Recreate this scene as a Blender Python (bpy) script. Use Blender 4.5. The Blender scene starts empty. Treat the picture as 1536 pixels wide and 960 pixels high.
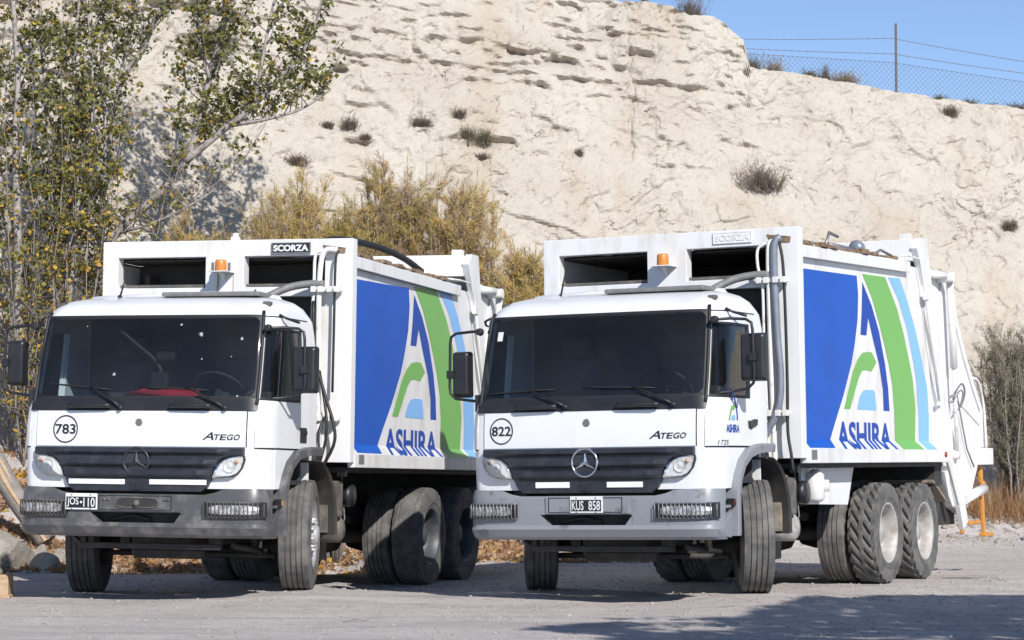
import bpy, bmesh, math, random
import numpy as np
from mathutils import Vector, Matrix
R = math.radians
PI = math.pi
random.seed(7)
S = bpy.context.scene
COL = S.collection

# ------------------------------------------------------------------ camera
cam = bpy.data.cameras.new('camera')
cam.sensor_width = 36.0
cam.lens = 3693.35 * 36.0 / 1536.0
cam.clip_start = 0.1
cam.clip_end = 3000.0
camo = bpy.data.objects.new('camera', cam)
camo.location = (0, 0, 1.3159)
camo.rotation_euler = (PI / 2 + 0.055524, 0, 0)
COL.objects.link(camo)
S.camera = camo

# ------------------------------------------------------------------ light
SUN_AZ = 23.0      # degrees to the right of straight behind the camera
SUN_EL = 33.5
S.view_settings.view_transform = 'Standard'
S.view_settings.look = 'None'
S.view_settings.gamma = 1.0
S.view_settings.exposure = 0.10
w = bpy.data.worlds.new('World')
S.world = w
w.use_nodes = True
nt = w.node_tree
bg = nt.nodes['Background']
sky = nt.nodes.new('ShaderNodeTexSky')
sky.sky_type = 'NISHITA'
sky.sun_disc = False
sky.sun_elevation = R(SUN_EL)
sky.sun_rotation = R(180.0 - SUN_AZ)
sky.altitude = 4000.0
sky.air_density = 0.85
sky.dust_density = 0.0
sky.ozone_density = 1.0
nt.links.new(sky.outputs[0], bg.inputs[0])
bg.inputs[1].default_value = 0.145
sl = bpy.data.lights.new('sun', 'SUN')
sl.energy = 4.9
sl.angle = R(0.53)
sl.color = (1.0, 0.965, 0.92)
so = bpy.data.objects.new('sun', sl)
sd = Vector((math.sin(R(SUN_AZ)) * math.cos(R(SUN_EL)), -math.cos(R(SUN_AZ)) * math.cos(R(SUN_EL)), math.sin(R(SUN_EL))))
so.rotation_euler = sd.to_track_quat('Z', 'Y').to_euler()
so.location = (20, -30, 30)
COL.objects.link(so)

# ------------------------------------------------------------------ materials
def nodes_mat(name):
    m = bpy.data.materials.new(name)
    m.use_nodes = True
    return m, m.node_tree, m.node_tree.nodes['Principled BSDF']

def mat(name, col, rough=0.5, metal=0.0, var=0.0, var_col=None, scale=4.0, thr=(0.45, 0.7), bump=0.0, bscale=40.0, coat=0.0, spec=0.5, detail=6.0, stretch=None):
    m, t, b = nodes_mat(name)
    b.inputs['Roughness'].default_value = rough
    b.inputs['Metallic'].default_value = metal
    b.inputs['Specular IOR Level'].default_value = spec
    b.inputs['Coat Weight'].default_value = coat
    b.inputs['Coat Roughness'].default_value = 0.08
    b.inputs['Base Color'].default_value = (*col, 1)
    L = t.links
    tc = t.nodes.new('ShaderNodeTexCoord')
    src = tc.outputs['Object']
    if stretch:
        mp = t.nodes.new('ShaderNodeMapping')
        mp.inputs['Scale'].default_value = stretch
        L.new(src, mp.inputs[0])
        src = mp.outputs[0]
    if var > 0:
        n = t.nodes.new('ShaderNodeTexNoise')
        n.inputs['Scale'].default_value = scale
        n.inputs['Detail'].default_value = detail
        n.inputs['Roughness'].default_value = 0.65
        L.new(src, n.inputs['Vector'])
        mr = t.nodes.new('ShaderNodeMapRange')
        mr.inputs['From Min'].default_value = thr[0]
        mr.inputs['From Max'].default_value = thr[1]
        mr.inputs['To Max'].default_value = var
        L.new(n.outputs['Fac'], mr.inputs['Value'])
        mx = t.nodes.new('ShaderNodeMix')
        mx.data_type = 'RGBA'
        mx.inputs[6].default_value = (*col, 1)
        mx.inputs[7].default_value = (*(var_col or tuple(c * 0.6 for c in col)), 1)
        L.new(mr.outputs[0], mx.inputs[0])
        L.new(mx.outputs[2], b.inputs['Base Color'])
    if bump > 0:
        n2 = t.nodes.new('ShaderNodeTexNoise')
        n2.inputs['Scale'].default_value = bscale
        n2.inputs['Detail'].default_value = 5.0
        L.new(src, n2.inputs['Vector'])
        bp = t.nodes.new('ShaderNodeBump')
        bp.inputs['Strength'].default_value = bump
        bp.inputs['Distance'].default_value = 0.02
        L.new(n2.outputs['Fac'], bp.inputs['Height'])
        L.new(bp.outputs[0], b.inputs['Normal'])
    return m

def glass_mat(name, tint, rough=0.08, gloss=1.0, dust=0.0):
    m, t, b = nodes_mat(name)
    t.nodes.remove(b)
    out = t.nodes['Material Output']
    tr = t.nodes.new('ShaderNodeBsdfTransparent')
    tr.inputs[0].default_value = (*tint, 1)
    gl = t.nodes.new('ShaderNodeBsdfGlossy')
    gl.inputs['Roughness'].default_value = rough
    gl.inputs[0].default_value = (gloss, gloss, gloss, 1)
    fr = t.nodes.new('ShaderNodeFresnel')
    fr.inputs[0].default_value = 1.5
    mx = t.nodes.new('ShaderNodeMixShader')
    t.links.new(fr.outputs[0], mx.inputs[0])
    t.links.new(tr.outputs[0], mx.inputs[1])
    t.links.new(gl.outputs[0], mx.inputs[2])
    last = mx.outputs[0]
    if dust:
        tc = t.nodes.new('ShaderNodeTexCoord')
        n = t.nodes.new('ShaderNodeTexNoise'); n.inputs['Scale'].default_value = 2.2; n.inputs['Detail'].default_value = 6
        t.links.new(tc.outputs['Object'], n.inputs['Vector'])
        r = t.nodes.new('ShaderNodeMapRange'); r.inputs['From Min'].default_value = 0.35; r.inputs['From Max'].default_value = 0.7
        r.inputs['To Min'].default_value = dust * 0.35; r.inputs['To Max'].default_value = dust
        t.links.new(n.outputs['Fac'], r.inputs['Value'])
        df = t.nodes.new('ShaderNodeBsdfDiffuse'); df.inputs[0].default_value = (0.55, 0.52, 0.48, 1)
        m2 = t.nodes.new('ShaderNodeMixShader')
        t.links.new(r.outputs[0], m2.inputs[0]); t.links.new(last, m2.inputs[1]); t.links.new(df.outputs[0], m2.inputs[2])
        last = m2.outputs[0]
    t.links.new(last, out.inputs[0])
    return m

M = {}
M['white'] = mat('white_paint', (0.77, 0.775, 0.785), 0.32, var=0.42, var_col=(0.52, 0.46, 0.39), scale=2.6, thr=(0.5, 0.82), coat=0.35)
M['body_white'] = mat('worn_white_paint', (0.76, 0.76, 0.76), 0.42, var=0.75, var_col=(0.48, 0.41, 0.33), scale=3.6, thr=(0.50, 0.80), stretch=(1, 1, 0.35), coat=0.15, bump=0.04, bscale=6)
M['pipe_white'] = mat('pipe_paint', (0.74, 0.73, 0.70), 0.4, var=0.8, var_col=(0.30, 0.20, 0.13), scale=9, thr=(0.56, 0.75))
M['rust'] = mat('rusty_steel', (0.30, 0.22, 0.15), 0.8, var=0.9, var_col=(0.12, 0.06, 0.03), scale=14, thr=(0.4, 0.6), bump=0.3)
M['blue'] = mat('blue_livery', (0.010, 0.095, 0.47), 0.42, var=0.5, var_col=(0.012, 0.068, 0.31), scale=1.6, thr=(0.45, 0.8), spec=0.12)
M['green'] = mat('green_livery', (0.16, 0.43, 0.10), 0.38, var=0.2, var_col=(0.20, 0.42, 0.13), scale=2, spec=0.25)
M['lightblue'] = mat('light_blue_livery', (0.21, 0.47, 0.84), 0.38, spec=0.25, var=0.15, var_col=(0.3, 0.5, 0.7), scale=2)
M['navy'] = mat('navy_print', (0.010, 0.065, 0.36), 0.42, spec=0.12)
M['ink'] = mat('dark_print', (0.02, 0.022, 0.03), 0.45)
M['plastic'] = mat('black_plastic', (0.017, 0.018, 0.022), 0.42, var=0.35, var_col=(0.06, 0.058, 0.055), scale=5, thr=(0.45, 0.75), bump=0.03, bscale=80)
M['grille'] = mat('grille_plastic', (0.022, 0.024, 0.032), 0.40, var=0.5, var_col=(0.075, 0.075, 0.085), scale=7, thr=(0.45, 0.75))
M['bumper_dark'] = mat('scuffed_dark_bumper', (0.082, 0.082, 0.087), 0.32, var=0.9, var_col=(0.24, 0.23, 0.215), scale=5, thr=(0.49, 0.75), bump=0.06, bscale=14, detail=8)
M['bumper_grey'] = mat('painted_grey_bumper', (0.235, 0.245, 0.268), 0.40, var=0.9, var_col=(0.12, 0.118, 0.12), scale=4.5, thr=(0.57, 0.66), bump=0.02, detail=9)
M['rubber'] = mat('tyre_rubber', (0.045, 0.045, 0.048), 0.82, var=0.8, var_col=(0.13, 0.125, 0.115), scale=7, thr=(0.4, 0.7), bump=0.08, bscale=60)
M['rubber_dusty'] = mat('dusty_tyre_rubber', (0.075, 0.074, 0.074), 0.88, var=0.95, var_col=(0.19, 0.18, 0.165), scale=6, thr=(0.38, 0.66), bump=0.15, bscale=50)
M['rubber_black'] = mat('seal_rubber', (0.016, 0.016, 0.018), 0.6)
M['rim'] = mat('silver_rim', (0.50, 0.50, 0.51), 0.42, 0.35, var=0.7, var_col=(0.30, 0.26, 0.21), scale=8, thr=(0.45, 0.75))
M['rim_white'] = mat('pale_rim', (0.47, 0.455, 0.435), 0.55, 0.1, var=0.9, var_col=(0.27, 0.225, 0.185), scale=7, thr=(0.42, 0.68))
M['chassis'] = mat('chassis_steel', (0.030, 0.029, 0.028), 0.7, var=0.8, var_col=(0.085, 0.072, 0.058), scale=6, thr=(0.45, 0.75), bump=0.15)
M['dusty_dark'] = mat('dusty_steel', (0.085, 0.082, 0.078), 0.7, var=0.8, var_col=(0.24, 0.20, 0.155), scale=6, thr=(0.42, 0.72), bump=0.1)
M['mud'] = mat('dried_mud', (0.30, 0.25, 0.195), 0.9, var=0.8, var_col=(0.12, 0.10, 0.08), scale=12, thr=(0.45, 0.7), bump=0.4, bscale=20)
M['chrome'] = mat('chrome', (0.72, 0.72, 0.73), 0.16, 1.0)
M['dark_chrome'] = mat('dark_emblem', (0.03, 0.03, 0.034), 0.4)
M['grey_metal'] = mat('grey_metal', (0.30, 0.30, 0.31), 0.45, 0.5, var=0.6, var_col=(0.14, 0.12, 0.1), scale=10)
M['hose'] = mat('grey_hose', (0.16, 0.16, 0.165), 0.55, var=0.5, var_col=(0.30, 0.28, 0.25), scale=12)
M['hose_black'] = mat('black_hose', (0.02, 0.02, 0.022), 0.45)
M['hose_blue'] = mat('silver_hose', (0.22, 0.24, 0.29), 0.35, 0.3, var=0.4, var_col=(0.4, 0.4, 0.42), scale=8)
M['interior'] = mat('cab_interior', (0.028, 0.030, 0.036), 0.75)
M['lining'] = mat('cab_lining', (0.060, 0.062, 0.068), 0.85, var=0.4, var_col=(0.03, 0.03, 0.035), scale=3)
M['seat'] = mat('seat_fabric', (0.045, 0.05, 0.062), 0.9)
M['amber'] = mat('amber_plastic', (0.62, 0.21, 0.03), 0.4, coat=0.2, var=0.7, var_col=(0.52, 0.27, 0.10), scale=14)
M['redlens'] = mat('red_lens', (0.30, 0.015, 0.015), 0.25)
M['orange'] = mat('orange_paint', (0.58, 0.26, 0.05), 0.55, var=0.7, var_col=(0.38, 0.17, 0.05), scale=9, thr=(0.48, 0.72))
M['reflector'] = mat('white_reflector', (0.80, 0.80, 0.82), 0.35)
M['plate_white'] = mat('plate_white', (0.72, 0.72, 0.72), 0.4)
M['plate_black'] = mat('plate_black', (0.014, 0.014, 0.018), 0.4)
M['lens'] = glass_mat('clear_lens', (0.93, 0.93, 0.93), 0.04)
M['bowl'] = mat('lamp_reflector', (0.80, 0.80, 0.79), 0.35, 0.1, var=0.7, var_col=(0.42, 0.41, 0.40), scale=22)
M['bulb'] = mat('amber_bulb', (0.62, 0.36, 0.22), 0.35)
M['glass'] = glass_mat('windscreen_glass', (0.62, 0.70, 0.73), dust=0.022)
M['glass_side'] = glass_mat('door_glass', (0.86, 0.92, 0.91), 0.03, dust=0.015)
M['red_cloth'] = mat('red_cloth', (0.62, 0.03, 0.055), 0.8, var=0.4, var_col=(0.4, 0.02, 0.03), scale=14)
M['chip'] = mat('chipped_glass', (0.42, 0.46, 0.5), 0.5)
M['rim_dark'] = mat('worn_dark_rim', (0.07, 0.075, 0.09), 0.5, 0.2, var=0.7, var_col=(0.17, 0.155, 0.14), scale=9, thr=(0.48, 0.75))
M['fog_bowl'] = mat('fog_reflector', (0.60, 0.60, 0.59), 0.25, 0.3, var=0.95, var_col=(0.16, 0.16, 0.165), scale=22, thr=(0.42, 0.62))
M['streak'] = mat('rust_streak', (0.42, 0.25, 0.13), 0.7)
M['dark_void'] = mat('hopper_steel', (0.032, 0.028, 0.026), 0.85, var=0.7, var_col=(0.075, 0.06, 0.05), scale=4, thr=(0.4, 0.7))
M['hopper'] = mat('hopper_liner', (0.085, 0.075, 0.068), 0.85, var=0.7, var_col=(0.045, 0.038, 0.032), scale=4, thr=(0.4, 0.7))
M['steel_mud'] = mat('dirty_roof', (0.50, 0.48, 0.45), 0.7, var=0.95, var_col=(0.075, 0.05, 0.035), scale=9, thr=(0.5, 0.58), detail=9)

# ------------------------------------------------------------------ mesh helpers
class MB:
    def __init__(self):
        self.v = []; self.f = []; self.m = []; self.s = []
    def add(self, vs, fs, m=0, smooth=False):
        o = len(self.v)
        self.v.extend([tuple(p) for p in vs])
        for f in fs:
            self.f.append([i + o for i in f]); self.m.append(m); self.s.append(smooth)
        return self
    def box(self, x0, x1, y0, y1, z0, z1, m=0):
        vs = [(x0, y0, z0), (x1, y0, z0), (x1, y1, z0), (x0, y1, z0), (x0, y0, z1), (x1, y0, z1), (x1, y1, z1), (x0, y1, z1)]
        return self.add(vs, [(0, 3, 2, 1), (4, 5, 6, 7), (0, 1, 5, 4), (1, 2, 6, 5), (2, 3, 7, 6), (3, 0, 4, 7)], m)
    def prism(self, poly, axis, a, b, m=0, smooth=False):
        """poly of 2-D points in the two remaining axes (in x,y,z order), extruded along axis from a to b."""
        n = len(poly)
        def P(p, t):
            return {0: (t, p[0], p[1]), 1: (p[0], t, p[1]), 2: (p[0], p[1], t)}[axis]
        vs = [P(p, a) for p in poly] + [P(p, b) for p in poly]
        area = sum(poly[i][0] * poly[(i + 1) % n][1] - poly[(i + 1) % n][0] * poly[i][1] for i in range(n))
        fl = (area > 0) != (axis == 1)
        c0 = list(range(n)); c1 = list(range(n, 2 * n))
        fs = [c0[::-1] if fl else c0, c1 if fl else c1[::-1]]
        self.add(vs, fs, m)
        o = len(self.v) - 2 * n
        for i in range(n):
            j = (i + 1) % n
            q = [o + i, o + j, o + n + j, o + n + i]
            self.f.append(q if fl else q[::-1]); self.m.append(m); self.s.append(smooth)
        return self
    def tube(self, path, r, n=8, m=0, closed=False, caps=True):
        pts = [Vector(p) for p in path]
        k = len(pts)
        rr = r if isinstance(r, (list, tuple)) else [r] * k
        up = None; rings = []
        for i, p in enumerate(pts):
            if closed:
                d = pts[(i + 1) % k] - pts[i - 1]
            else:
                d = pts[min(i + 1, k - 1)] - pts[max(i - 1, 0)]
            if d.length < 1e-9: d = Vector((0, 0, 1))
            d.normalize()
            if up is None:
                up = d.orthogonal().normalized()
            else:
                up = (up - d * up.dot(d))
                up = up.normalized() if up.length > 1e-6 else d.orthogonal().normalized()
            sd_ = d.cross(up)
            rings.append([p + (up * math.cos(2 * PI * j / n) + sd_ * math.sin(2 * PI * j / n)) * rr[i] for j in range(n)])
        vs = [q for rg in rings for q in rg]
        fs = []
        for i in range(k if closed else k - 1):
            a = i * n; b = ((i + 1) % k) * n
            for j in range(n):
                j2 = (j + 1) % n
                fs.append((a + j, a + j2, b + j2, b + j))
        self.add(vs, fs, m, True)
        if caps and not closed:
            o = len(self.v) - len(vs)
            self.f.append([o + j for j in range(n)][::-1]); self.m.append(m); self.s.append(False)
            self.f.append([o + (k - 1) * n + j for j in range(n)]); self.m.append(m); self.s.append(False)
        return self
    def lathe(self, prof, n=32, c=(0, 0, 0), axis=0, m=0, smooth=True, close_prof=False):
        """prof: (along, radius) pairs, spun about an axis through c."""
        def P(t, r, a):
            u, v_ = r * math.cos(a), r * math.sin(a)
            p = {0: (t, u, v_), 1: (v_, t, u), 2: (u, v_, t)}[axis]
            return (p[0] + c[0], p[1] + c[1], p[2] + c[2])
        k = len(prof)
        vs = [P(t, r, 2 * PI * j / n) for t, r in prof for j in range(n)]
        fs = []
        for i in range(k - 1 + (1 if close_prof else 0)):
            a = i * n; b = ((i + 1) % k) * n
            for j in range(n):
                j2 = (j + 1) % n
                fs.append((a + j, b + j, b + j2, a + j2))
        return self.add(vs, fs, m, smooth)
    def disc(self, c, r, axis, n=20, m=0, flip=False):
        vs = []
        for j in range(n):
            a = 2 * PI * j / n
            u, v_ = r * math.cos(a), r * math.sin(a)
            p = {0: (0, u, v_), 1: (v_, 0, u), 2: (u, v_, 0)}[axis]
            vs.append((p[0] + c[0], p[1] + c[1], p[2] + c[2]))
        f = list(range(n))
        return self.add(vs, [f[::-1] if flip else f], m)
    def build(self, name, mats, parent=None, bevel=0.0, solid=0.0, solid_off=-1.0, seg=2):
        me = bpy.data.meshes.new(name)
        me.from_pydata(self.v, [], self.f)
        if not isinstance(mats, (list, tuple)): mats = [mats]
        for q in mats: me.materials.append(q)
        me.polygons.foreach_set('material_index', self.m)
        me.polygons.foreach_set('use_smooth', self.s)
        me.update()
        o = bpy.data.objects.new(name, me)
        COL.objects.link(o)
        if parent: o.parent = parent
        if solid:
            md = o.modifiers.new('solid', 'SOLIDIFY'); md.thickness = solid; md.offset = solid_off
            if any(self.s):
                es = o.modifiers.new('crease', 'EDGE_SPLIT'); es.split_angle = R(32)
        if bevel:
            md = o.modifiers.new('bevel', 'BEVEL'); md.width = bevel; md.segments = seg
            md.limit_method = 'ANGLE'; md.angle_limit = R(40)
        return o

def arr_mesh(name, verts, faces, mats, midx=None, smooth=False, parent=None):
    """verts (n,3) array, faces (m,3 or 4) array."""
    me = bpy.data.meshes.new(name)
    nf, k = faces.shape
    me.vertices.add(len(verts)); me.vertices.foreach_set('co', np.asarray(verts, np.float32).ravel())
    me.loops.add(nf * k); me.loops.foreach_set('vertex_index', faces.astype(np.int32).ravel())
    me.polygons.add(nf)
    me.polygons.foreach_set('loop_start', np.arange(0, nf * k, k, dtype=np.int32))
    if not isinstance(mats, (list, tuple)): mats = [mats]
    for q in mats: me.materials.append(q)
    if midx is not None: me.polygons.foreach_set('material_index', np.asarray(midx, np.int32))
    me.polygons.foreach_set('use_smooth', np.full(nf, smooth, bool))
    me.update(calc_edges=True)
    me.validate()
    o = bpy.data.objects.new(name, me)
    COL.objects.link(o)
    if parent: o.parent = parent
    return o

def spline(pts, n=6):
    """Catmull-Rom through the points."""
    P = [Vector(p) for p in pts]
    P = [P[0] * 2 - P[1]] + P + [P[-1] * 2 - P[-2]]
    out = []
    for i in range(1, len(P) - 2):
        a, b, c, d = P[i - 1:i + 3]
        for k in range(n):
            t = k / n
            out.append(0.5 * ((2 * b) + (c - a) * t + (2 * a - 5 * b + 4 * c - d) * t * t + (3 * b - a - 3 * c + d) * t ** 3))
    out.append(P[-2])
    return out

def empty(name, loc=(0, 0, 0), parent=None):
    o = bpy.data.objects.new(name, None)
    o.empty_display_size = 0.3
    o.location = loc
    COL.objects.link(o)
    if parent: o.parent = parent
    return o

def tag(o, label=None, cat=None, group=None, kind=None):
    if label: o['label'] = label
    if cat: o['category'] = cat
    if group: o['group'] = group
    if kind: o['kind'] = kind
    return o

_tc = {}
def text_geo(s, weight=0.0):
    """Filled outline of a line of text scaled into the unit square."""
    key = (s, weight)
    if key in _tc: return _tc[key]
    cu = bpy.data.curves.new('lettering', 'FONT')
    cu.body = s; cu.size = 1.0; cu.offset = weight; cu.resolution_u = 4
    ob = bpy.data.objects.new('lettering', cu)
    me = bpy.data.meshes.new_from_object(ob)
    v = np.array([p.co[:2] for p in me.vertices]); f = [list(p.vertices) for p in me.polygons]
    bpy.data.objects.remove(ob); bpy.data.meshes.remove(me); bpy.data.curves.remove(cu)
    lo = v.min(0); hi = v.max(0)
    _tc[key] = ((v - lo) / (hi - lo), f, (hi - lo)[0] / (hi - lo)[1])
    return _tc[key]

def flat_decal(name, polys, fn, mats, parent, cuts=()):
    """2-D polygons (material index, points, faces) laid on a surface by fn(u, v); cut along v = c where the surface bends."""
    bm = bmesh.new()
    for mi, pts, fs in polys:
        vs = [bm.verts.new((p[0], p[1], 0)) for p in pts]
        for f in (fs or [list(range(len(pts)))]):
            try:
                q = bm.faces.new([vs[i] for i in f]); q.material_index = mi
            except ValueError:
                pass
    bm.normal_update()
    bmesh.ops.triangulate(bm, faces=bm.faces[:], quad_method='BEAUTY', ngon_method='EAR_CLIP')
    for c in cuts:
        bmesh.ops.bisect_plane(bm, geom=bm.verts[:] + bm.edges[:] + bm.faces[:], plane_co=(0, c, 0), plane_no=(0, 1, 0))
    for v in bm.verts:
        v.co = fn(v.co.x, v.co.y)
    me = bpy.data.meshes.new(name)
    bm.to_mesh(me); bm.free()
    for q in (mats if isinstance(mats, (list, tuple)) else [mats]): me.materials.append(q)
    o = bpy.data.objects.new(name, me)
    COL.objects.link(o)
    if parent: o.parent = parent
    return o

def text_polys(s, u0, u1, v0, v1, mi=0, weight=0.0, shear=0.0):
    v, f, asp = text_geo(s, weight)
    return (mi, [(u0 + (p[0] + shear * (p[1] - 0.5)) * (u1 - u0), v0 + p[1] * (v1 - v0)) for p in v], f)

# ------------------------------------------------------------------ numpy noise
_rng = np.random.RandomState(11)
_perm = _rng.permutation(1024)
_val = _rng.rand(1024)
def vnoise(x, y, z=0.0):
    x = np.asarray(x, float); y = np.asarray(y, float); z = np.broadcast_to(np.asarray(z, float), x.shape)
    xi = np.floor(x).astype(int); yi = np.floor(y).astype(int); zi = np.floor(z).astype(int)
    fx = x - xi; fy = y - yi; fz = z - zi
    fx = fx * fx * (3 - 2 * fx); fy = fy * fy * (3 - 2 * fy); fz = fz * fz * (3 - 2 * fz)
    def h(i, j, k):
        return _val[_perm[(_perm[(_perm[i & 1023] + j) & 1023] + k) & 1023]]
    r = 0
    for dx in (0, 1):
        for dy in (0, 1):
            for dz in (0, 1):
                r = r + h(xi + dx, yi + dy, zi + dz) * (fx if dx else 1 - fx) * (fy if dy else 1 - fy) * (fz if dz else 1 - fz)
    return r
def fbm(x, y, oct=4, z=0.0, gain=0.5):
    a = 1.0; s = 0; n = 0
    for i in range(oct):
        s = s + a * vnoise(x * 2 ** i + 17.3 * i, y * 2 ** i - 9.1 * i, z + 3.7 * i); n += a; a *= gain
    return s / n
def sstep(a, b, x):
    t = np.clip((x - a) / (b - a), 0, 1)
    return t * t * (3 - 2 * t)

# ------------------------------------------------------------------ where the trucks stand
TRUCKS = {
    'A': dict(loc=(-2.89435, 22.71749, 0.03041), yaw=0.28208, pitch=-0.01223, roll=0.00877,
              zf=(0.02, 0.09), zr=(0.015, 0.02), steer=14.5),
    'B': dict(loc=(1.24501, 22.21474, 0.03586), yaw=0.45932, pitch=0.00058, roll=-0.01372,
              zf=(0.078, 0.068), zr=(0.005, -0.01), steer=27.0),
}
WB1, WB2 = 3.26, 4.49          # the two rear axles behind the front one
def truck_matrix(k):
    c = TRUCKS[k]
    return (Matrix.Translation(c['loc']) @ Matrix.Rotation(-c['yaw'], 4, 'Z') @ Matrix.Rotation(c['pitch'], 4, 'X')
            @ Matrix.Rotation(c['roll'], 4, 'Y'))
contacts = []
for k in TRUCKS:
    c = TRUCKS[k]; mw = truck_matrix(k)
    for x, y, z in ((-1.06, 0, c['zf'][0]), (1.06, 0, c['zf'][1]), (-0.9, WB1, c['zr'][0]), (0.9, WB1, c['zr'][0]),
                    (-0.9, WB2, c['zr'][1]), (0.9, WB2, c['zr'][1])):
        contacts.append(mw @ Vector((x, y, z)))
contacts = np.array([list(p) for p in contacts])

# ------------------------------------------------------------------ ground
def cliff_toe(x):
    return np.interp(x, [-23, -8.1, -3.5, 0, 3.5, 8.1, 23], [30.7, 33.6, 35.3, 36.7, 37.8, 39.4, 44])
def ground_base(x, y):
    toe = cliff_toe(x)
    start = np.interp(x, [-10, -6.3, -5.6, -4.8, -2.4, 0, 3, 6, 9, 13], [28.2, 28.6, 29.4, 31.5, 33.8, 32.8, 33.4, 34.6, 36.2, 38])
    rise = np.clip((y - start) / np.maximum(toe - start, 0.8), 0, 1.4)
    z = np.interp(x, [-5.6, -4.9], [1.35, 0.6]) * rise ** 1.15
    z = z - 0.36 * sstep(27.5, 31.5, y) * sstep(-5.5, -4.7, x) * sstep(-1.2, -2.6, x) * (1 - sstep(34.0, 36.0, y))
    z = z + 0.05 * (fbm(x * 0.35, y * 0.35, 3, 2.0) - 0.5) + 0.018 * (fbm(x * 1.7, y * 1.7, 4, 5.0) - 0.5)
    bank = sstep(0.05, 0.4, rise)
    z = z + bank * 0.22 * (fbm(x * 1.3, y * 1.3, 4, 8.0) - 0.5)
    return z
_s2 = 0.75 ** 2
def _rbf(px, py):
    d = (px[..., None] - contacts[:, 0]) ** 2 + (py[..., None] - contacts[:, 1]) ** 2
    return np.exp(-d / (2 * _s2))
_A = _rbf(contacts[:, 0], contacts[:, 1])
_wts = np.linalg.solve(_A + 1e-4 * np.eye(len(contacts)), contacts[:, 2] + 0.006 - ground_base(contacts[:, 0], contacts[:, 1]))
def ground_z(x, y):
    x = np.asarray(x, float); y = np.asarray(y, float)
    return ground_base(x, y) + _rbf(x, y) @ _wts
def gz(x, y):
    return float(ground_z(np.array([x]), np.array([y]))[0])

def axis_pts(fine0, fine1, step, far0, far1):
    a = list(np.arange(fine0, fine1 + step / 2, step))
    d = step; p = a[-1]
    while p < far1:
        d = min(d * 1.25, 60); p += d; a.append(p)
    d = step; p = a[0]; b = []
    while p > far0:
        d = min(d * 1.25, 60); p -= d; b.append(p)
    return np.array(b[::-1] + a)
def rock_mat(name, base, pale, dark, scale=1.0, bump=0.5, stain=None):
    m, t, b = nodes_mat(name)
    L = t.links
    b.inputs['Roughness'].default_value = 0.95
    b.inputs['Specular IOR Level'].default_value = 0.15
    tc = t.nodes.new('ShaderNodeTexCoord')
    def noise(s, d, r=0.6):
        n = t.nodes.new('ShaderNodeTexNoise')
        n.inputs['Scale'].default_value = s; n.inputs['Detail'].default_value = d; n.inputs['Roughness'].default_value = r
        L.new(tc.outputs['Object'], n.inputs['Vector']); return n
    def ramp(src, a, b_):
        r = t.nodes.new('ShaderNodeMapRange'); r.inputs['From Min'].default_value = a; r.inputs['From Max'].default_value = b_
        L.new(src, r.inputs['Value']); return r.outputs[0]
    def mix(f, c1, c2):
        x = t.nodes.new('ShaderNodeMix'); x.data_type = 'RGBA'
        L.new(f, x.inputs[0])
        for sck, c in ((x.inputs[6], c1), (x.inputs[7], c2)):
            if isinstance(c, tuple): sck.default_value = (*c, 1)
            else: L.new(c, sck)
        return x.outputs[2]
    n1 = noise(0.55 * scale, 5); n2 = noise(3.5 * scale, 8, 0.7); n3 = noise(22 * scale, 6, 0.7)
    c = mix(ramp(n1.outputs['Fac'], 0.35, 0.65), base, pale)
    c = mix(ramp(n2.outputs['Fac'], 0.52, 0.78), c, dark)
    sp = t.nodes.new('ShaderNodeMath'); sp.operation = 'MULTIPLY'; sp.inputs[1].default_value = 0.6
    L.new(ramp(n3.outputs['Fac'], 0.55, 0.75), sp.inputs[0])
    c = mix(sp.outputs[0], c, dark)
    if stain:
        mp = t.nodes.new('ShaderNodeMapping'); mp.inputs['Scale'].default_value = (1.0, 1.0, 0.3)
        L.new(tc.outputs['Object'], mp.inputs[0])
        n4 = t.nodes.new('ShaderNodeTexNoise'); n4.inputs['Scale'].default_value = 0.9; n4.inputs['Detail'].default_value = 7
        L.new(mp.outputs[0], n4.inputs['Vector'])
        st_ = t.nodes.new('ShaderNodeMath'); st_.operation = 'MULTIPLY'; st_.inputs[1].default_value = 0.55
        L.new(ramp(n4.outputs['Fac'], 0.56, 0.72), st_.inputs[0])
        c = mix(st_.outputs[0], c, stain)
        n5 = noise(7.0, 9, 0.75)
        s5 = t.nodes.new('ShaderNodeMath'); s5.operation = 'MULTIPLY'; s5.inputs[1].default_value = 0.75
        L.new(ramp(n5.outputs['Fac'], 0.60, 0.70), s5.inputs[0])
        c = mix(s5.outputs[0], c, tuple(v * 0.72 for v in dark))
    L.new(c, b.inputs['Base Color'])
    ad = t.nodes.new('ShaderNodeMath'); ad.operation = 'ADD'
    L.new(n2.outputs['Fac'], ad.inputs[0]); L.new(n3.outputs['Fac'], ad.inputs[1])
    bp = t.nodes.new('ShaderNodeBump'); bp.inputs['Strength'].default_value = bump; bp.inputs['Distance'].default_value = 0.05
    L.new(ad.outputs[0], bp.inputs['Height']); L.new(bp.outputs[0], b.inputs['Normal'])
    return m
M['cliff'] = rock_mat('pale_tuff', (0.515, 0.46, 0.39), (0.58, 0.53, 0.46), (0.39, 0.335, 0.275), 1.0, 0.75, stain=(0.47, 0.38, 0.285))
M['boulder'] = rock_mat('pale_boulder', (0.50, 0.45, 0.385), (0.58, 0.53, 0.46), (0.33, 0.28, 0.23), 2.5, 0.9)
M['gravel_ground'] = rock_mat('gravel_yard', (0.60, 0.542, 0.51), (0.68, 0.62, 0.58), (0.34, 0.305, 0.29), 2.2, 0.7)
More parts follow.
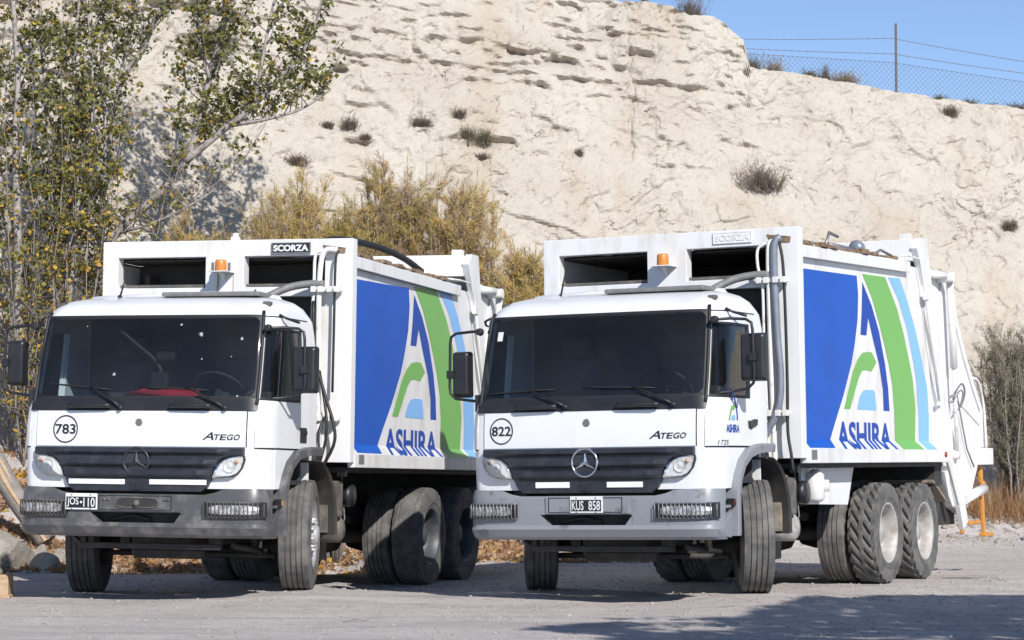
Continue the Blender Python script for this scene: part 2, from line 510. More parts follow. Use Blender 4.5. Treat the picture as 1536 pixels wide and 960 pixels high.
def tyre_tracks(m):
    """faint dark bands of packed dirt where vehicles cross the yard"""
    t = m.node_tree; L = t.links; b = t.nodes['Principled BSDF']
    src = b.inputs['Base Color'].links[0].from_socket
    tc = t.nodes.new('ShaderNodeTexCoord'); mp = t.nodes.new('ShaderNodeMapping'); mp.inputs['Scale'].default_value = (0.22, 1.5, 1.0); mp.inputs['Rotation'].default_value = (0, 0, 0.12)
    L.new(tc.outputs['Object'], mp.inputs[0])
    n = t.nodes.new('ShaderNodeTexNoise'); n.inputs['Scale'].default_value = 1.6; n.inputs['Detail'].default_value = 6; n.inputs['Roughness'].default_value = 0.6
    L.new(mp.outputs[0], n.inputs['Vector'])
    r = t.nodes.new('ShaderNodeMapRange'); r.inputs['From Min'].default_value = 0.48; r.inputs['From Max'].default_value = 0.68; r.inputs['To Max'].default_value = 0.55
    L.new(n.outputs['Fac'], r.inputs['Value'])
    x = t.nodes.new('ShaderNodeMix'); x.data_type = 'RGBA'; x.inputs[7].default_value = (0.36, 0.325, 0.315, 1)
    L.new(r.outputs[0], x.inputs[0]); L.new(src, x.inputs[6]); L.new(x.outputs[2], b.inputs['Base Color'])
tyre_tracks(M['gravel_ground'])

gx = axis_pts(-8, 9, 0.07, -400, 400)
gy = axis_pts(15.5, 36.5, 0.07, -400, 900)
X, Y = np.meshgrid(gx, gy)
Z = ground_z(X, Y)
far = sstep(40, 90, np.hypot(X, Y - 23))
Z = Z * (1 - far)
fine = (np.abs(X) < 9) & (Y > 15) & (Y < 37)
Z = Z + np.where(fine, 0.012 * (fbm(X * 7, Y * 7, 3, 1.0) - 0.5), 0)
def grid_faces(r, c):
    i = np.arange(r * c).reshape(r, c)
    return np.stack([i[:-1, :-1], i[:-1, 1:], i[1:, 1:], i[1:, :-1]], -1).reshape(-1, 4)
g = arr_mesh('ground', np.stack([X, Y, Z], -1).reshape(-1, 3), grid_faces(len(gy), len(gx)), M['gravel_ground'], smooth=True)
tag(g, 'grey gravel yard in front of the pale cliff', kind='structure')

# ------------------------------------------------------------------ cliff
CREST = np.array([(-23.2, 10.93), (-9.28, 10.58), (-3.48, 10.11), (0.23, 9.48), (1.64, 9.17), (2.51, 9.13), (3.16, 8.95), (3.51, 8.92), (3.8, 8.74), (4.03, 8.55),
                  (4.11, 8.05), (4.43, 8), (5.64, 7.92), (6.79, 7.76), (7.48, 7.7), (8.49, 7.63), (9.19, 7.54), (13.92, 7.1), (23.2, 6.17)])
def crest_z(x):
    return np.interp(x, CREST[:, 0], CREST[:, 1]) + 0.20 * (fbm(x * 2.3, x * 0 + 3.3, 5, 0.0, 0.6) - 0.5)
def cliff_y0(x, z):
    return cliff_toe(x) + np.where(z < 0.95, 1.2 * (z + 0.21), 1.39 + 0.42 * (z - 0.95))
_lr = np.random.RandomState(5)
LEDGES = []
for k in range(26):
    LEDGES.append((9.1 - 2.9 * _lr.rand() ** 1.2, _lr.uniform(0, 100), _lr.uniform(0.11, 0.33), _lr.uniform(0.55, 0.66)))
THIN = [(9.35 - 2.0 * _lr.rand(), _lr.uniform(0, 100), _lr.uniform(0.06, 0.15), _lr.uniform(0.50, 0.60)) for _ in range(30)]
def cliff_disp(x, z):
    """how far the rock face stands out towards the yard (metres)"""
    d = 0.70 * (fbm(x * 0.33, z * 0.33, 3, 1.0) - 0.5) + 0.22 * (fbm(x * 1.1, z * 1.4, 4, 4.0) - 0.5)
    fade = np.clip(z / 1.0, 0.15, 1)
    wx = 0.35 * (fbm(x * 1.7, z * 1.7, 2, 51.0) - 0.5); wz = 0.35 * (fbm(x * 1.7, z * 1.7, 2, 61.0) - 0.5)
    xr = 0.86 * x + 0.5 * z + wx; zr = -0.5 * x + 0.86 * z + wz
    d = d * fade
    # slumped, pitted lower face
    n = fbm(xr * 3.3, zr * 3.9, 4, 9.0, 0.62)
    d = d + 0.11 * (n - 0.5) - 0.10 * np.abs(fbm(xr * 2.4, zr * 2.9, 5, 14.0, 0.6) - 0.5)
    pit = np.clip((fbm(xr * 4.6, zr * 6.0, 3, 21.0) - 0.63) / 0.10, 0, 1)
    d = d - 0.04 * pit
    lump = np.clip((fbm(xr * 2.2, zr * 2.8, 3, 33.0) - 0.56) / 0.1, 0, 1)
    d = d + 0.04 * lump
    d = d + 0.042 * (fbm(xr * 9, zr * 11, 4, 3.0, 0.72) - 0.5)
    cm = np.clip((fbm(x * 0.8, z * 0.9, 2, 81.0) - 0.47) / 0.12, 0, 1)
    cn = np.abs(fbm(xr * 1.7 + 3, zr * 2.6, 4, 91.0) - 0.5)
    d = d - 0.035 * cm * sstep(0.022, 0.004, cn)
    zc = crest_z(x)
    # hard beds near the top of the left block break into ledges with undercut joints
    blk = sstep(4.35, 4.0, x)
    for off, ph, amp, th in LEDGES:
        zk = off - 0.05 * (x - 1) + 0.26 * (fbm(x * 0.6 + ph, x * 0 + ph, 3) - 0.5) + 0.20 * (fbm(x * 2.6 + ph, x * 0 + ph, 4) - 0.5)
        on = np.clip((vnoise(x * 0.9 + ph, x * 0 + 2 * ph, 0.5) * 0.5 + vnoise(x * 3.3 + ph, x * 0 + ph, 2.5) * 0.5 - th) / 0.10, 0, 1)
        dz = z - zk
        up = np.where(dz > -0.03, np.exp(-np.maximum(dz, 0) / 0.28), 0) * sstep(-0.03, 0.045, dz)
        cut = np.exp(-((dz + 0.055) / 0.045) ** 2)
        d = d + blk * on * amp * (0.36 * up - 0.42 * cut)
    for off, ph, amp, th in THIN:
        zk = off - 0.05 * (x - 1) + 0.16 * (fbm(x * 0.7 + ph, x * 0 + ph, 3) - 0.5) + 0.14 * (fbm(x * 4.0 + ph, x * 0 + ph, 4) - 0.5)
        on = np.clip((vnoise(x * 1.3 + ph, x * 0 + 2 * ph, 0.5) * 0.5 + vnoise(x * 4.6 + ph, x * 0 + ph, 2.5) * 0.5 - th) / 0.10, 0, 1)
        dz = z - zk
        up = np.where(dz > -0.03, np.exp(-np.maximum(dz, 0) / 0.11), 0) * sstep(-0.03, 0.03, dz)
        d = d + blk * on * amp * (0.55 * up - 0.5 * np.exp(-((dz + 0.045) / 0.035) ** 2))
    # scattered cracks lower down
    for j in range(14):
        rr = np.random.RandomState(100 + j)
        cx, cz, ln, sl = rr.uniform(-4.6, 9.3), rr.uniform(1.5, 7.1), rr.uniform(0.25, 0.9), rr.uniform(-0.35, 0.35)
        zl = cz + sl * (x - cx) + 0.14 * (fbm(x * 3 + j, x * 0 + j, 3) - 0.5)
        on = np.clip(1 - np.abs(x - cx) / ln, 0, 1) ** 0.5
        d = d + on * (0.06 * sstep(-0.03, 0.04, z - zl) * np.exp(-np.maximum(z - zl, 0) / 0.16) - 0.07 * np.exp(-((z - zl + 0.04) / 0.04) ** 2))
    # the tall joint in the block
    xl = 2.0 + 0.34 * (fbm(z * 2.0, z * 0 + 7, 4) - 0.5) + 0.05 * (z - 6.75)
    d = d - 0.055 * np.exp(-((x - xl) / 0.03) ** 2) * sstep(6.1, 6.5, z) * sstep(8.9, 8.3, z)
    return d
def cliff_y(x, z):
    x = np.asarray(x, float); z = np.asarray(z, float)
    return cliff_y0(x, z) - cliff_disp(x, z)
def cyf(x, z):
    return float(cliff_y(np.array([x]), np.array([z]))[0])
xa = np.concatenate([np.linspace(-34, -8.8, 26), np.arange(-8.7, 10.7, 0.034), np.linspace(11.1, 40, 30)])
tv = np.linspace(0, 1, 300)
XX, TT = np.meshgrid(xa, tv)
zb = -0.6
_sm = np.interp(XX, [-34, -9.3, 0, 2.9, 5.57, 9.3, 40], [10.9, 10.58, 9.51, 9.01, 7.91, 7.54, 6.2])
ZZ = zb + TT * (_sm - zb) + (crest_z(XX) - _sm) * TT ** 9
YY = cliff_y(XX, ZZ)
# the top: a few rows running back from the edge
rows_x, rows_y, rows_z = [XX], [YY], [ZZ]
for dy in (0.05, 0.15, 0.35, 0.7, 1.2, 2.0, 3.5, 6, 10, 18, 40):
    lift = -0.02 - 0.05 * dy + 0.09 * (fbm(xa * 1.9, xa * 0 + dy * 1.3, 3, 6.0) - 0.5) * min(dy * 3, 1)
    rows_x.append(xa[None]); rows_y.append((YY[-1] + dy)[None]); rows_z.append((ZZ[-1] + lift)[None])
XX = np.concatenate(rows_x); YY = np.concatenate(rows_y); ZZ = np.concatenate(rows_z)
cl = arr_mesh('cliff', np.stack([XX, YY, ZZ], -1).reshape(-1, 3), grid_faces(XX.shape[0], XX.shape[1]), M['cliff'], smooth=False)
tag(cl, 'pale eroded tuff cliff with broken ledges behind the trucks', kind='structure')

# ------------------------------------------------------------------ cab surface
# half-ring control values per height: z, front y, half width, rear y
CAB_ROWS = [(1.00, -1.315, 1.165, 0.00), (1.18, -1.325, 1.165, 0.00), (1.36, -1.330, 1.165, 0.00), (1.52, -1.328, 1.165, 0.00),
            (1.69, -1.315, 1.165, 0.00), (1.765, -1.285, 1.162, 0.00), (1.95, -1.240, 1.158, 0.00), (2.10, -1.204, 1.154, 0.00),
            (2.25, -1.168, 1.148, -0.005), (2.40, -1.130, 1.140, -0.03), (2.45, -1.118, 1.136, -0.045), (2.51, -1.102, 1.131, -0.06),
            (2.55, -1.070, 1.118, -0.10), (2.62, -0.975, 1.085, -0.17), (2.67, -0.86, 1.03, -0.25), (2.70, -0.73, 0.95, -0.33), (2.715, -0.62, 0.86, -0.38)]
_cz = [r[0] for r in CAB_ROWS]
def cab_pt(s, z, off=0.0):
    """point on the cab skin: s runs from 0 (front centre) by +-1 (front edge), +-2 (corner), +-3 (rear edge), +-3.3, +-4.3 (rear centre)"""
    def raw(s, z):
        yf, w_, yr = (float(np.interp(z, _cz, [r[i] for r in CAB_ROWS])) for i in (1, 2, 3))
        sg = -1 if s < 0 else 1
        a = abs(s); xc = 0.90 * w_
        k = float(np.interp(z, [1.55, 1.80], [0.012, 0.035]))
        def fy(a): return yf + 0.032 * a * a + k * a ** 20
        slope = (0.064 + 20 * k) / xc
        ye = fy(1.0); ym = ye + slope * (w_ - 0.012 - xc)
        if a <= 1:
            x, y = a * xc, fy(a)
        elif a <= 2:
            t = a - 1
            p0, p1, p2 = (xc, ye), (w_ - 0.012, ym), (w_, yf + 0.30)
            x = (1 - t) ** 2 * p0[0] + 2 * t * (1 - t) * p1[0] + t * t * p2[0]
            y = (1 - t) ** 2 * p0[1] + 2 * t * (1 - t) * p1[1] + t * t * p2[1]
        elif a <= 3:
            t = a - 2; x, y = w_, (yf + 0.30) * (1 - t) + (yr - 0.08) * t
        elif a <= 3.3:
            t = (a - 3) / 0.3
            p0, p1, p2 = (w_, yr - 0.08), (w_, yr), (w_ - 0.09, yr)
            x = (1 - t) ** 2 * p0[0] + 2 * t * (1 - t) * p1[0] + t * t * p2[0]
            y = (1 - t) ** 2 * p0[1] + 2 * t * (1 - t) * p1[1] + t * t * p2[1]
        else:
            t = a - 3.3; x, y = (w_ - 0.09) * (1 - t), yr
        return Vector((sg * x, y, z))
    p = raw(s, z)
    if off:
        e = 0.01
        ds = raw(s + e, z) - raw(s - e, z); dz = raw(s, min(z + e, 2.715)) - raw(s, max(z - e, 1.0))
        n = ds.cross(dz)
        if n.length > 1e-9: p = p + n.normalized() * off
    return p
def cab_patch(mb, s0, s1, z0, z1, off=0.0, ns=12, nz=6, m=0, smooth=True):
    vs = [cab_pt(s0 + (s1 - s0) * i / ns, z0 + (z1 - z0) * j / nz, off) for j in range(nz + 1) for i in range(ns + 1)]
    fs = [(j * (ns + 1) + i, j * (ns + 1) + i + 1, (j + 1) * (ns + 1) + i + 1, (j + 1) * (ns + 1) + i) for j in range(nz) for i in range(ns)]
    mb.add(vs, fs, m, smooth)
    return mb
def side_s(y, z):
    """ring parameter of the point at y on the side"""
    lo, hi = 1.0, 3.0
    for _ in range(40):
        mid = (lo + hi) / 2
        if cab_pt(mid, z).y < y: lo = mid
        else: hi = mid
    return lo

S_HALF = [0, .25, .5, .75, .85, .92, .955, .985, 1.0, 1.04, 1.12, 1.22, 1.4, 1.55, 1.75, 2.0, 2.15, 2.3, 2.52, 2.75, 3.0, 3.1, 3.2, 3.3, 3.8, 4.3]
def make_cab(root, c):
    sv = [-s for s in S_HALF[::-1][:-1]] + S_HALF
    sv = sv[1:]                         # both rear centres coincide
    ns = len(sv); mb = MB()
    zs = []
    for i in range(len(_cz) - 1):
        zs += [_cz[i]] if i < 11 else [_cz[i], (_cz[i] + _cz[i + 1]) / 2]
    zs.append(_cz[-1])
    vs = [cab_pt(s, z) for z in zs for s in sv]
    fs = []
    def hole(sm, zm):
        a = abs(sm)
        if a < 0.985 and 1.765 < zm < 2.51: return True
        if 1.12 < a < 2.52 and 1.765 < zm < 2.40: return True
        if 2.0 < a and a < 3.3 and zm < 1.36: return True
        return False
    for j in range(len(zs) - 1):
        for i in range(ns):
            i2 = (i + 1) % ns
            sa, sb = sv[i], sv[i2]
            sm = (sa + sb) / 2 if abs(sa - sb) < 3 else 4.2
            if hole(sm, (zs[j] + zs[j + 1]) / 2): continue
            fs.append((j * ns + i, j * ns + i2, (j + 1) * ns + i2, (j + 1) * ns + i))
    mb.add(vs, fs, 0, True)
    # roof skin: two shrinking rings and a lid
    top = (len(zs) - 1) * ns
    prev = [top + i for i in range(ns)]
    cx = Vector((0, -0.50, 2.735))
    for k, (f_, dz) in enumerate(((0.72, 0.010), (0.4, 0.017), (0.12, 0.02))):
        o = len(mb.v)
        ring = []
        for i in range(ns):
            p = Vector(mb.v[top + i])
            q = cx + (p - cx) * f_; q.z = 2.715 + dz
            mb.v.append(tuple(q)); ring.append(o + i)
        for i in range(ns):
            i2 = (i + 1) % ns
            mb.f.append([prev[i], prev[i2], ring[i2], ring[i]]); mb.m.append(0); mb.s.append(True)
        prev = ring
    mb.f.append(list(prev)); mb.m.append(0); mb.s.append(True)
    cab = mb.build('cab', M['white'], root, solid=0.03)
    # dark rubber and trim strips round the screen and down the screen pillars
    sb = MB()
    for a, b in ((-1.01, -0.982), (0.982, 1.01)):
        cab_patch(sb, a, b, 1.765, 2.51, 0.010, 3, 8)
    cab_patch(sb, -1.0, 1.0, 2.496, 2.516, 0.010, 40, 2)
    cab_patch(sb, -1.0, 1.0, 1.775, 1.80, 0.010, 40, 2)
    for sg in (-1, 1):
        for z_c, dz_ in ((2.498, -1), (1.797, 1)):
            n = 6; rs, rz = 0.060, 0.065
            arc = [cab_pt(sg * (0.984 - rs + rs * math.sin(PI / 2 * q / n)), z_c + dz_ * (rz - rz * math.cos(PI / 2 * q / n)), 0.014) for q in range(n + 1)]
            cor = cab_pt(sg * 0.984, z_c, 0.014)
            sb.add([cor] + arc, [(0, q + 1, q + 2) for q in range(n)])
    sb.build('windscreen_seal', M['rubber_black'], cab)
    for sg in (-1, 1):
        gt = MB()
        gt.tube([cab_pt(sg * 1.025, z, 0.012) for z in (1.72, 1.765, 1.95, 2.1, 2.25, 2.4, 2.5, 2.545)], 0.016, 8)
        gt.build('rain_gutter', M['rubber_black'], cab)
    ws = MB(); ws_m = 12
    ws_s = [0.986 * math.sin(PI / 2 * i / 40) for i in range(-40, 41)]
    ws_n = len(ws_s) - 1
    ws.add([cab_pt(q, 1.765 + 0.745 * j / ws_m, 0.004 + 0.022 * math.sin(PI * j / ws_m)) for j in range(ws_m + 1) for q in ws_s],
           [(j * (ws_n + 1) + i, j * (ws_n + 1) + i + 1, (j + 1) * (ws_n + 1) + i + 1, (j + 1) * (ws_n + 1) + i) for j in range(ws_m) for i in range(ws_n)], 0, True)
    ws_o = ws.build('windscreen', M['glass'], root)
    if c['chips']:
        for x, z, r in c['chips']:
            ch = MB()
            n = 11; vs = []
            for q in range(n * 2):
                rr = r * (1.0 if q % 2 else random.uniform(0.25, 0.6)) * random.uniform(0.6, 1.1)
                a = PI * q / n
                vs.append(cab_pt((x + rr * math.cos(a)) / 1.04, z + rr * math.sin(a), 0.007 + 0.024 * math.sin(PI * (z - 1.765) / 0.745)))
            ch.add(vs, [list(range(2 * n))])
            ch.build('stone_chip', M['chip'], ws_o)  # small pale star shapes laid on the outside of the glass
    if c['sticker']:
        k = MB(); cab_patch(k, -0.90, -0.85, 2.30, 2.38, 0.026, 2, 2); k.build('windscreen_sticker', M['plate_white'], ws_o)
    # lower scuttle panel under the screen
    cw = MB(); cab_patch(cw, -1.10, 1.10, 1.675, 1.778, 0.016, 56, 3)
    cowl = cw.build('scuttle_panel', M['plastic'], root, solid=0.012)
    for a, b in ((-0.65, -0.27), (0.30, 0.68)):
        h = MB(); h.tube([(a, -1.355, 1.715), (a + 0.03, -1.368, 1.715), (b - 0.03, -1.368, 1.715), (b, -1.355, 1.715)], 0.021, 10)
        h.build('step_grip', M['plastic'], cowl)
    # front flap with its printing
    fl = MB(); cab_patch(fl, -0.942, 0.942, 1.362, 1.668, 0.013, 18, 4)
    flap = fl.build('front_flap', M['white'], root, solid=0.012, bevel=0.004)
    for a_, b_ in ((-0.952, -0.9435), (0.9435, 0.952)):
        seam = MB(); cab_patch(seam, a_, b_, 1.36, 1.67, 0.002, 1, 3); seam.build('flap_gap', M['rubber_black'], cab)
    def on_front(x, z, off=0.0165):
        return cab_pt(x / (0.90 * 1.165), z, off)
    nx, nz, nr = c['num_at']
    ring = []
    n = 40
    ro, ri = nr, nr * 0.9
    vs = [(nx + r * math.cos(2 * PI * q / n), nz + r * math.sin(2 * PI * q / n)) for r in (ro, ri) for q in range(n)]
    fs = [[q, (q + 1) % n, n + (q + 1) % n, n + q] for q in range(n)]
    flat_decal('fleet_number', [(0, vs, fs), text_polys(c['num'], nx - nr * 0.82, nx + nr * 0.82, nz - nr * 0.36, nz + nr * 0.36, 0, 0.022)],
               on_front, M['ink'], flap)
    # model lettering: a big slanted A and small wide capitals
    ax0, ax1, az = c['model_at']
    pl = [text_polys('A', ax0, ax0 + 0.105, az - 0.028, az + 0.040, 0, 0.012, 0.35)]
    x_ = ax0 + 0.085; wl = (ax1 - x_) / 4.0
    for ch_ in 'TEGO':
        pl.append(text_polys(ch_, x_, x_ + wl * 0.90, az - 0.028, az + 0.022, 0, 0.02, 0.25)); x_ += wl
    flat_decal('model_lettering', pl, on_front, M['ink'], flap)
    em = MB(); em.lathe([(-0.006, 0.034), (-0.010, 0.030), (-0.007, 0.024), (-0.009, 0.018), (-0.010, 0.0)], 20, (0.003, -1.336, 1.57), 1)
    em.build('round_badge', M['grey_metal'], flap)
    return cab

def star_emblem(parent, c):
    mt = M['chrome'] if c['star'] == 'chrome' else M['dark_chrome']
    e = MB(); cy_ = -1.385; cz_ = 1.232
    pts = [(0.003 + 0.118 * math.cos(2 * PI * q / 36), cy_, cz_ + 0.118 * math.sin(2 * PI * q / 36)) for q in range(36)]
    e.tube(pts, 0.0105, 8, closed=True)
    for k in range(3):
        a = PI / 2 + k * 2 * PI / 3
        d = Vector((math.cos(a), 0, math.sin(a))); t = Vector((-math.sin(a), 0, math.cos(a)))
        o = Vector((0.003, cy_, cz_)); tip = o + d * 0.114
        a1 = o + t * 0.023 - d * 0.004; a2 = o - t * 0.023 - d * 0.004; mid = o + Vector((0, -0.017, 0))
        e.add([a1, a2, tip, mid], [(0, 3, 2), (3, 1, 2), (0, 1, 3)])
    e.disc((0.003, cy_ + 0.012, cz_), 0.115, 1, 30, 1, flip=False)
    e.build('star_emblem', [mt, M['grille']], parent)

def make_front(root, c):
    # grille: backing plate and three shelf bars
    in_r = [(0.985, 1.352), (0.985, 1.292), (0.872, 1.286), (0.80, 1.268), (0.748, 1.228), (0.712, 1.17), (0.688, 1.085), (0.655, 1.015), (0.60, 0.972)]
    poly = [(x, z) for x, z in in_r] + [(-x, z) for x, z in in_r[::-1]]
    gr = MB(); gr.prism(poly, 1, -1.352, -1.30)
    grille = gr.build('grille', M['grille'], root, bevel=0.004)
    for x1, z0, z1 in ((0.86, 1.292, 1.345), (0.735, 1.188, 1.250), (0.675, 1.092, 1.160)):
        bar = MB(); h = z1 - z0
        prof = [(-1.353, z0), (-1.376, z0 + 0.006), (-1.392, z0 + 0.4 * h), (-1.384, z1), (-1.353, z1)]
        vs = []; n = len(prof)
        for k, (x, sh) in enumerate(((-x1 - 0.01, 0.0), (-x1 + 0.10, 1.0), (x1 - 0.10, 1.0), (x1 + 0.01, 0.0))):
            for y, z in prof:
                vs.append((x, -1.353 + (y + 1.353) * sh, z))
        fs = []
        for k in range(3):
            for q in range(n - 1):
                fs.append((k * n + q, k * n + q + 1, (k + 1) * n + q + 1, (k + 1) * n + q))
        bar.add(vs, fs)
        # mesh inserts beside the star
        if z1 < 1.3:
            for sg in (-1, 1):
                for q in range(15):
                    xx = sg * (0.17 + 0.02 * q)
                    bar.box(xx - 0.004, xx + 0.004, -1.397, -1.388, z0 + 0.016, z0 + 0.40 * h)
        bar.build('grille_bar', M['grille'], grille)
    star_emblem(grille, c)
    for x0, x1, z0, z1 in c['strips']:
        k = MB(); k.box(x0, x1, -1.366, -1.353, z0, z1); k.build('reflective_strip', M['reflector'], grille, bevel=0.003)
    b_ = MB(); b_.box(-0.055, 0.065, -1.362, -1.35, 0.985, 1.05); b_.box(0.0, 0.03, -1.37, -1.355, 0.985, 1.04); b_.build('flap_latch', M['plastic'], grille, bevel=0.004)
    # headlights
    hp = [(0.703, 1.096), (0.722, 1.165), (0.757, 1.222), (0.806, 1.260), (0.875, 1.279), (0.985, 1.284), (0.990, 1.246), (0.968, 1.182), (0.930, 1.134), (0.875, 1.108)]
    cxh, czh = 0.86, 1.19
    for sg in (-1, 1):
        def P(x, z, y): return (sg * x, y, z)
        # black housing lobe behind, bowl, lens
        hb = MB()
        out = [(cxh + (x - cxh) * 1.03, czh + (z - czh) * 1.035) for x, z in hp]
        hb.prism([(sg * x, z) for x, z in (out if sg > 0 else out[::-1])], 1, -1.331, -1.30)
        hl = hb.build('headlight', M['plastic'], root, bevel=0.003)
        bw = MB(); n = len(hp); vs = []
        for f_, y in ((1.0, -1.350), (0.93, -1.338), (0.6, -1.334)):
            vs += [P(cxh + (x - cxh) * f_, czh + (z - czh) * f_, y) for x, z in hp]
        fs = [[k * n + i, k * n + (i + 1) % n, (k + 1) * n + (i + 1) % n, (k + 1) * n + i] for k in range(2) for i in range(n)] + [list(range(2 * n, 3 * n))]
        bw.add(vs, fs)
        bw.lathe([(-0.008, 0.054), (-0.002, 0.046), (0.001, 0.02), (-0.006, 0.012), (-0.006, 0.0)], 16, (sg * 0.86, -1.338, 1.195), 1, 0)
        bw.build('reflector', M['bowl'], hl)
        bu = MB(); bu.lathe([(-0.018, 0.0), (-0.016, 0.016), (0.0, 0.018)], 12, (sg * 0.925, -1.338, 1.235), 1); bu.build('indicator_bulb', M['bulb'], hl)
        ln = MB(); vs = []
        for f_, y in ((1.0, -1.352), (0.9, -1.366), (0.55, -1.373)):
            vs += [P(cxh + (x - cxh) * f_, czh + (z - czh) * f_, y) for x, z in hp]
        ln.add(vs, fs, 0, True); ln.build('lamp_lens', M['lens'], hl)
    return grille

def make_bumper(root, c):
    bm_ = M[c['bumper']]
    # plan outline, right half: (x, y)
    plan = [(0.0, -1.372), (0.2, -1.372), (0.43, -1.371), (0.52, -1.370), (0.63, -1.368), (0.72, -1.365), (0.80, -1.360), (0.95, -1.345), (1.06, -1.320), (1.125, -1.275), (1.155, -1.225), (1.168, -1.17), (1.172, -1.115)]
    pl = [(-x, y) for x, y in plan[::-1][:-1]] + plan
    zs = [0.575, 0.60, 0.665, 0.70, 0.79, 0.82, 0.90, 1.0]     # the last is replaced by the shaped top edge
    ins = [0.065, 0.022, -0.016, 0.006, 0.0, 0.0, 0.006, 0.03]
    def ztop(x): return float(np.interp(abs(x), [0, 0.63, 0.72, 0.81, 1.1, 1.2], [0.948, 0.948, 0.965, 0.998, 1.005, 1.0]))
    mb = MB(); n = len(pl); vs = []
    for j, z in enumerate(zs):
        for x, y in pl:
            zz = ztop(x) if j == len(zs) - 1 else (0.93 if j == 6 else z)
            d = Vector((x * 0.12, y + 0.3, 0)).normalized()
            vs.append((x - d.x * ins[j], y - d.y * ins[j], zz))
    fs = []
    for j in range(len(zs) - 1):
        for i in range(n - 1):
            xm = (pl[i][0] + pl[i + 1][0]) / 2
            if j == 3 and abs(xm) < 0.43: continue      # the long slot
            if j in (4, 5) and False: continue
            fs.append((j * n + i, j * n + i + 1, (j + 1) * n + i + 1, (j + 1) * n + i))
    mb.add(vs, fs, 0, True)
    bumper = mb.build('bumper', bm_, root, solid=0.035)
    bumper.data.set_sharp_from_angle(angle=R(25))
    tip = MB()      # slanted cheeks of the slot
    for sg in (-1, 1):
        tip.prism([(sg * 0.43, 0.70), (sg * 0.43, 0.79), (sg * 0.36, 0.70)] if sg > 0 else [(sg * 0.43, 0.70), (sg * 0.36, 0.70), (sg * 0.43, 0.79)], 1, -1.362, -1.25)
    tip.build('slot_cheek', bm_, bumper)
    sl_ = MB(); sl_.box(-0.50, 0.50, -1.24, -1.23, 0.66, 0.84); sl_.box(-0.46, 0.46, -1.34, -1.24, 0.685, 0.70)
    sl_.tube([(-0.3, -1.26, 0.72), (-0.05, -1.27, 0.76), (0.1, -1.26, 0.72)], 0.02, 6)
    sl_.build('slot_backing', M['chassis'], bumper)
    ap = MB(); ap.box(-0.375, 0.415, -1.382, -1.372, 0.797, 0.945)
    panel = ap.build('access_panel', bm_, bumper, bevel=0.006)
    fr = MB()
    for x0, x1, z0, z1 in ((-0.345, 0.345, 0.93, 0.936), (-0.345, 0.345, 0.808, 0.813), (-0.345, -0.339, 0.813, 0.93), (0.339, 0.345, 0.813, 0.93)):
        fr.box(x0, x1, -1.386, -1.381, z0, z1)
    fr.build('panel_groove', M['rubber_black'], panel)
    if c['tow_slot']:
        t = MB()
        pts = []
        for q in range(28):
            a = 2 * PI * q / 28
            pts.append((0.02 + 0.20 * abs(math.cos(a)) ** 0.45 * (1 if math.cos(a) > 0 else -1), 0.872 + 0.042 * abs(math.sin(a)) ** 0.6 * (1 if math.sin(a) > 0 else -1)))
        t.prism(pts, 1, -1.3865, -1.378)
        ts = t.build('towing_slot', M['chassis'], panel)
        e = MB(); e.lathe([(-0.035, 0.0), (-0.035, 0.022), (0.0, 0.026)], 12, (0.02, -1.385, 0.865), 1); e.box(0.005, 0.035, -1.40, -1.387, 0.835, 0.895)
        e.tube([(x, -1.388, z) for x, z in pts[::2]], 0.006, 6, closed=True)
        for x in (-0.29, -0.25, 0.28, 0.31): e.lathe([(-0.012, 0.0), (-0.012, 0.011), (0.0, 0.011)], 8, (x, -1.382, 0.90), 1)
        e.build('towing_pin', M['dusty_dark'], ts)
    # number plate
    px, pz = c['plate_at']; pw, ph = 0.152, 0.071
    k = MB(); k.box(px - pw, px + pw, -1.396, -1.384, pz - ph, pz + ph)
    plate = k.build('number_plate', M['plate_white'], bumper, bevel=0.004)
    k = MB(); k.box(px - pw + 0.012, px + pw - 0.012, -1.399, -1.394, pz - ph + 0.016, pz + ph - 0.03); k.build('plate_field', M['plate_black'], plate)
    pt = [text_polys(c['plate'][0], px - pw + 0.020, px - 0.022, pz - ph + 0.024, pz + ph - 0.038, 0, 0.012), text_polys(c['plate'][1], px + 0.024, px + pw - 0.020, pz - ph + 0.024, pz + ph - 0.038, 0, 0.012)]
    if c['plate_dot']:
        pt.append((0, [(px + 0.002 + 0.011 * math.cos(a), pz - 0.006 + 0.011 * math.sin(a)) for a in [2 * PI * q / 10 for q in range(10)]], None))
    for sx in (-0.09, 0.09):
        pt.append((1, [(px + sx + 0.006 * math.cos(a), pz + ph - 0.014 + 0.006 * math.sin(a)) for a in [2 * PI * q / 8 for q in range(8)]], None))
        pt.append((1, [(px + sx + 0.005 * math.cos(a), pz - ph + 0.008 + 0.005 * math.sin(a)) for a in [2 * PI * q / 8 for q in range(8)]], None))
    flat_decal('plate_lettering', pt, lambda u, v: (u, -1.4005, v), [M['plate_white'], M['ink']], plate)
    # fog lamps wrapped by a wire guard
    for sg in (-1, 1):
        def bx(a):                       # outline of the bumper at distance a from the middle
            return float(np.interp(a, [p[0] for p in plan[:-2]], [p[1] for p in plan[:-2]]))
        xs = np.linspace(0.645, 1.16, 13)
        fb = MB()
        for i in range(12):
            for z0, z1, m_, d in ((0.752, 0.888, 0, 0.006), ):
                vs = [(sg * xs[i], bx(xs[i]) - d, z0), (sg * xs[i + 1], bx(xs[i + 1]) - d, z0), (sg * xs[i + 1], bx(xs[i + 1]) - d, z1), (sg * xs[i], bx(xs[i]) - d, z1)]
                fb.add(vs, [(0, 1, 2, 3) if sg > 0 else (3, 2, 1, 0)])
        fog = fb.build('fog_light', M['plastic'], bumper, solid=0.02, solid_off=0.9)
        rf = MB()
        x2 = np.linspace(0.70, 1.125, 11)
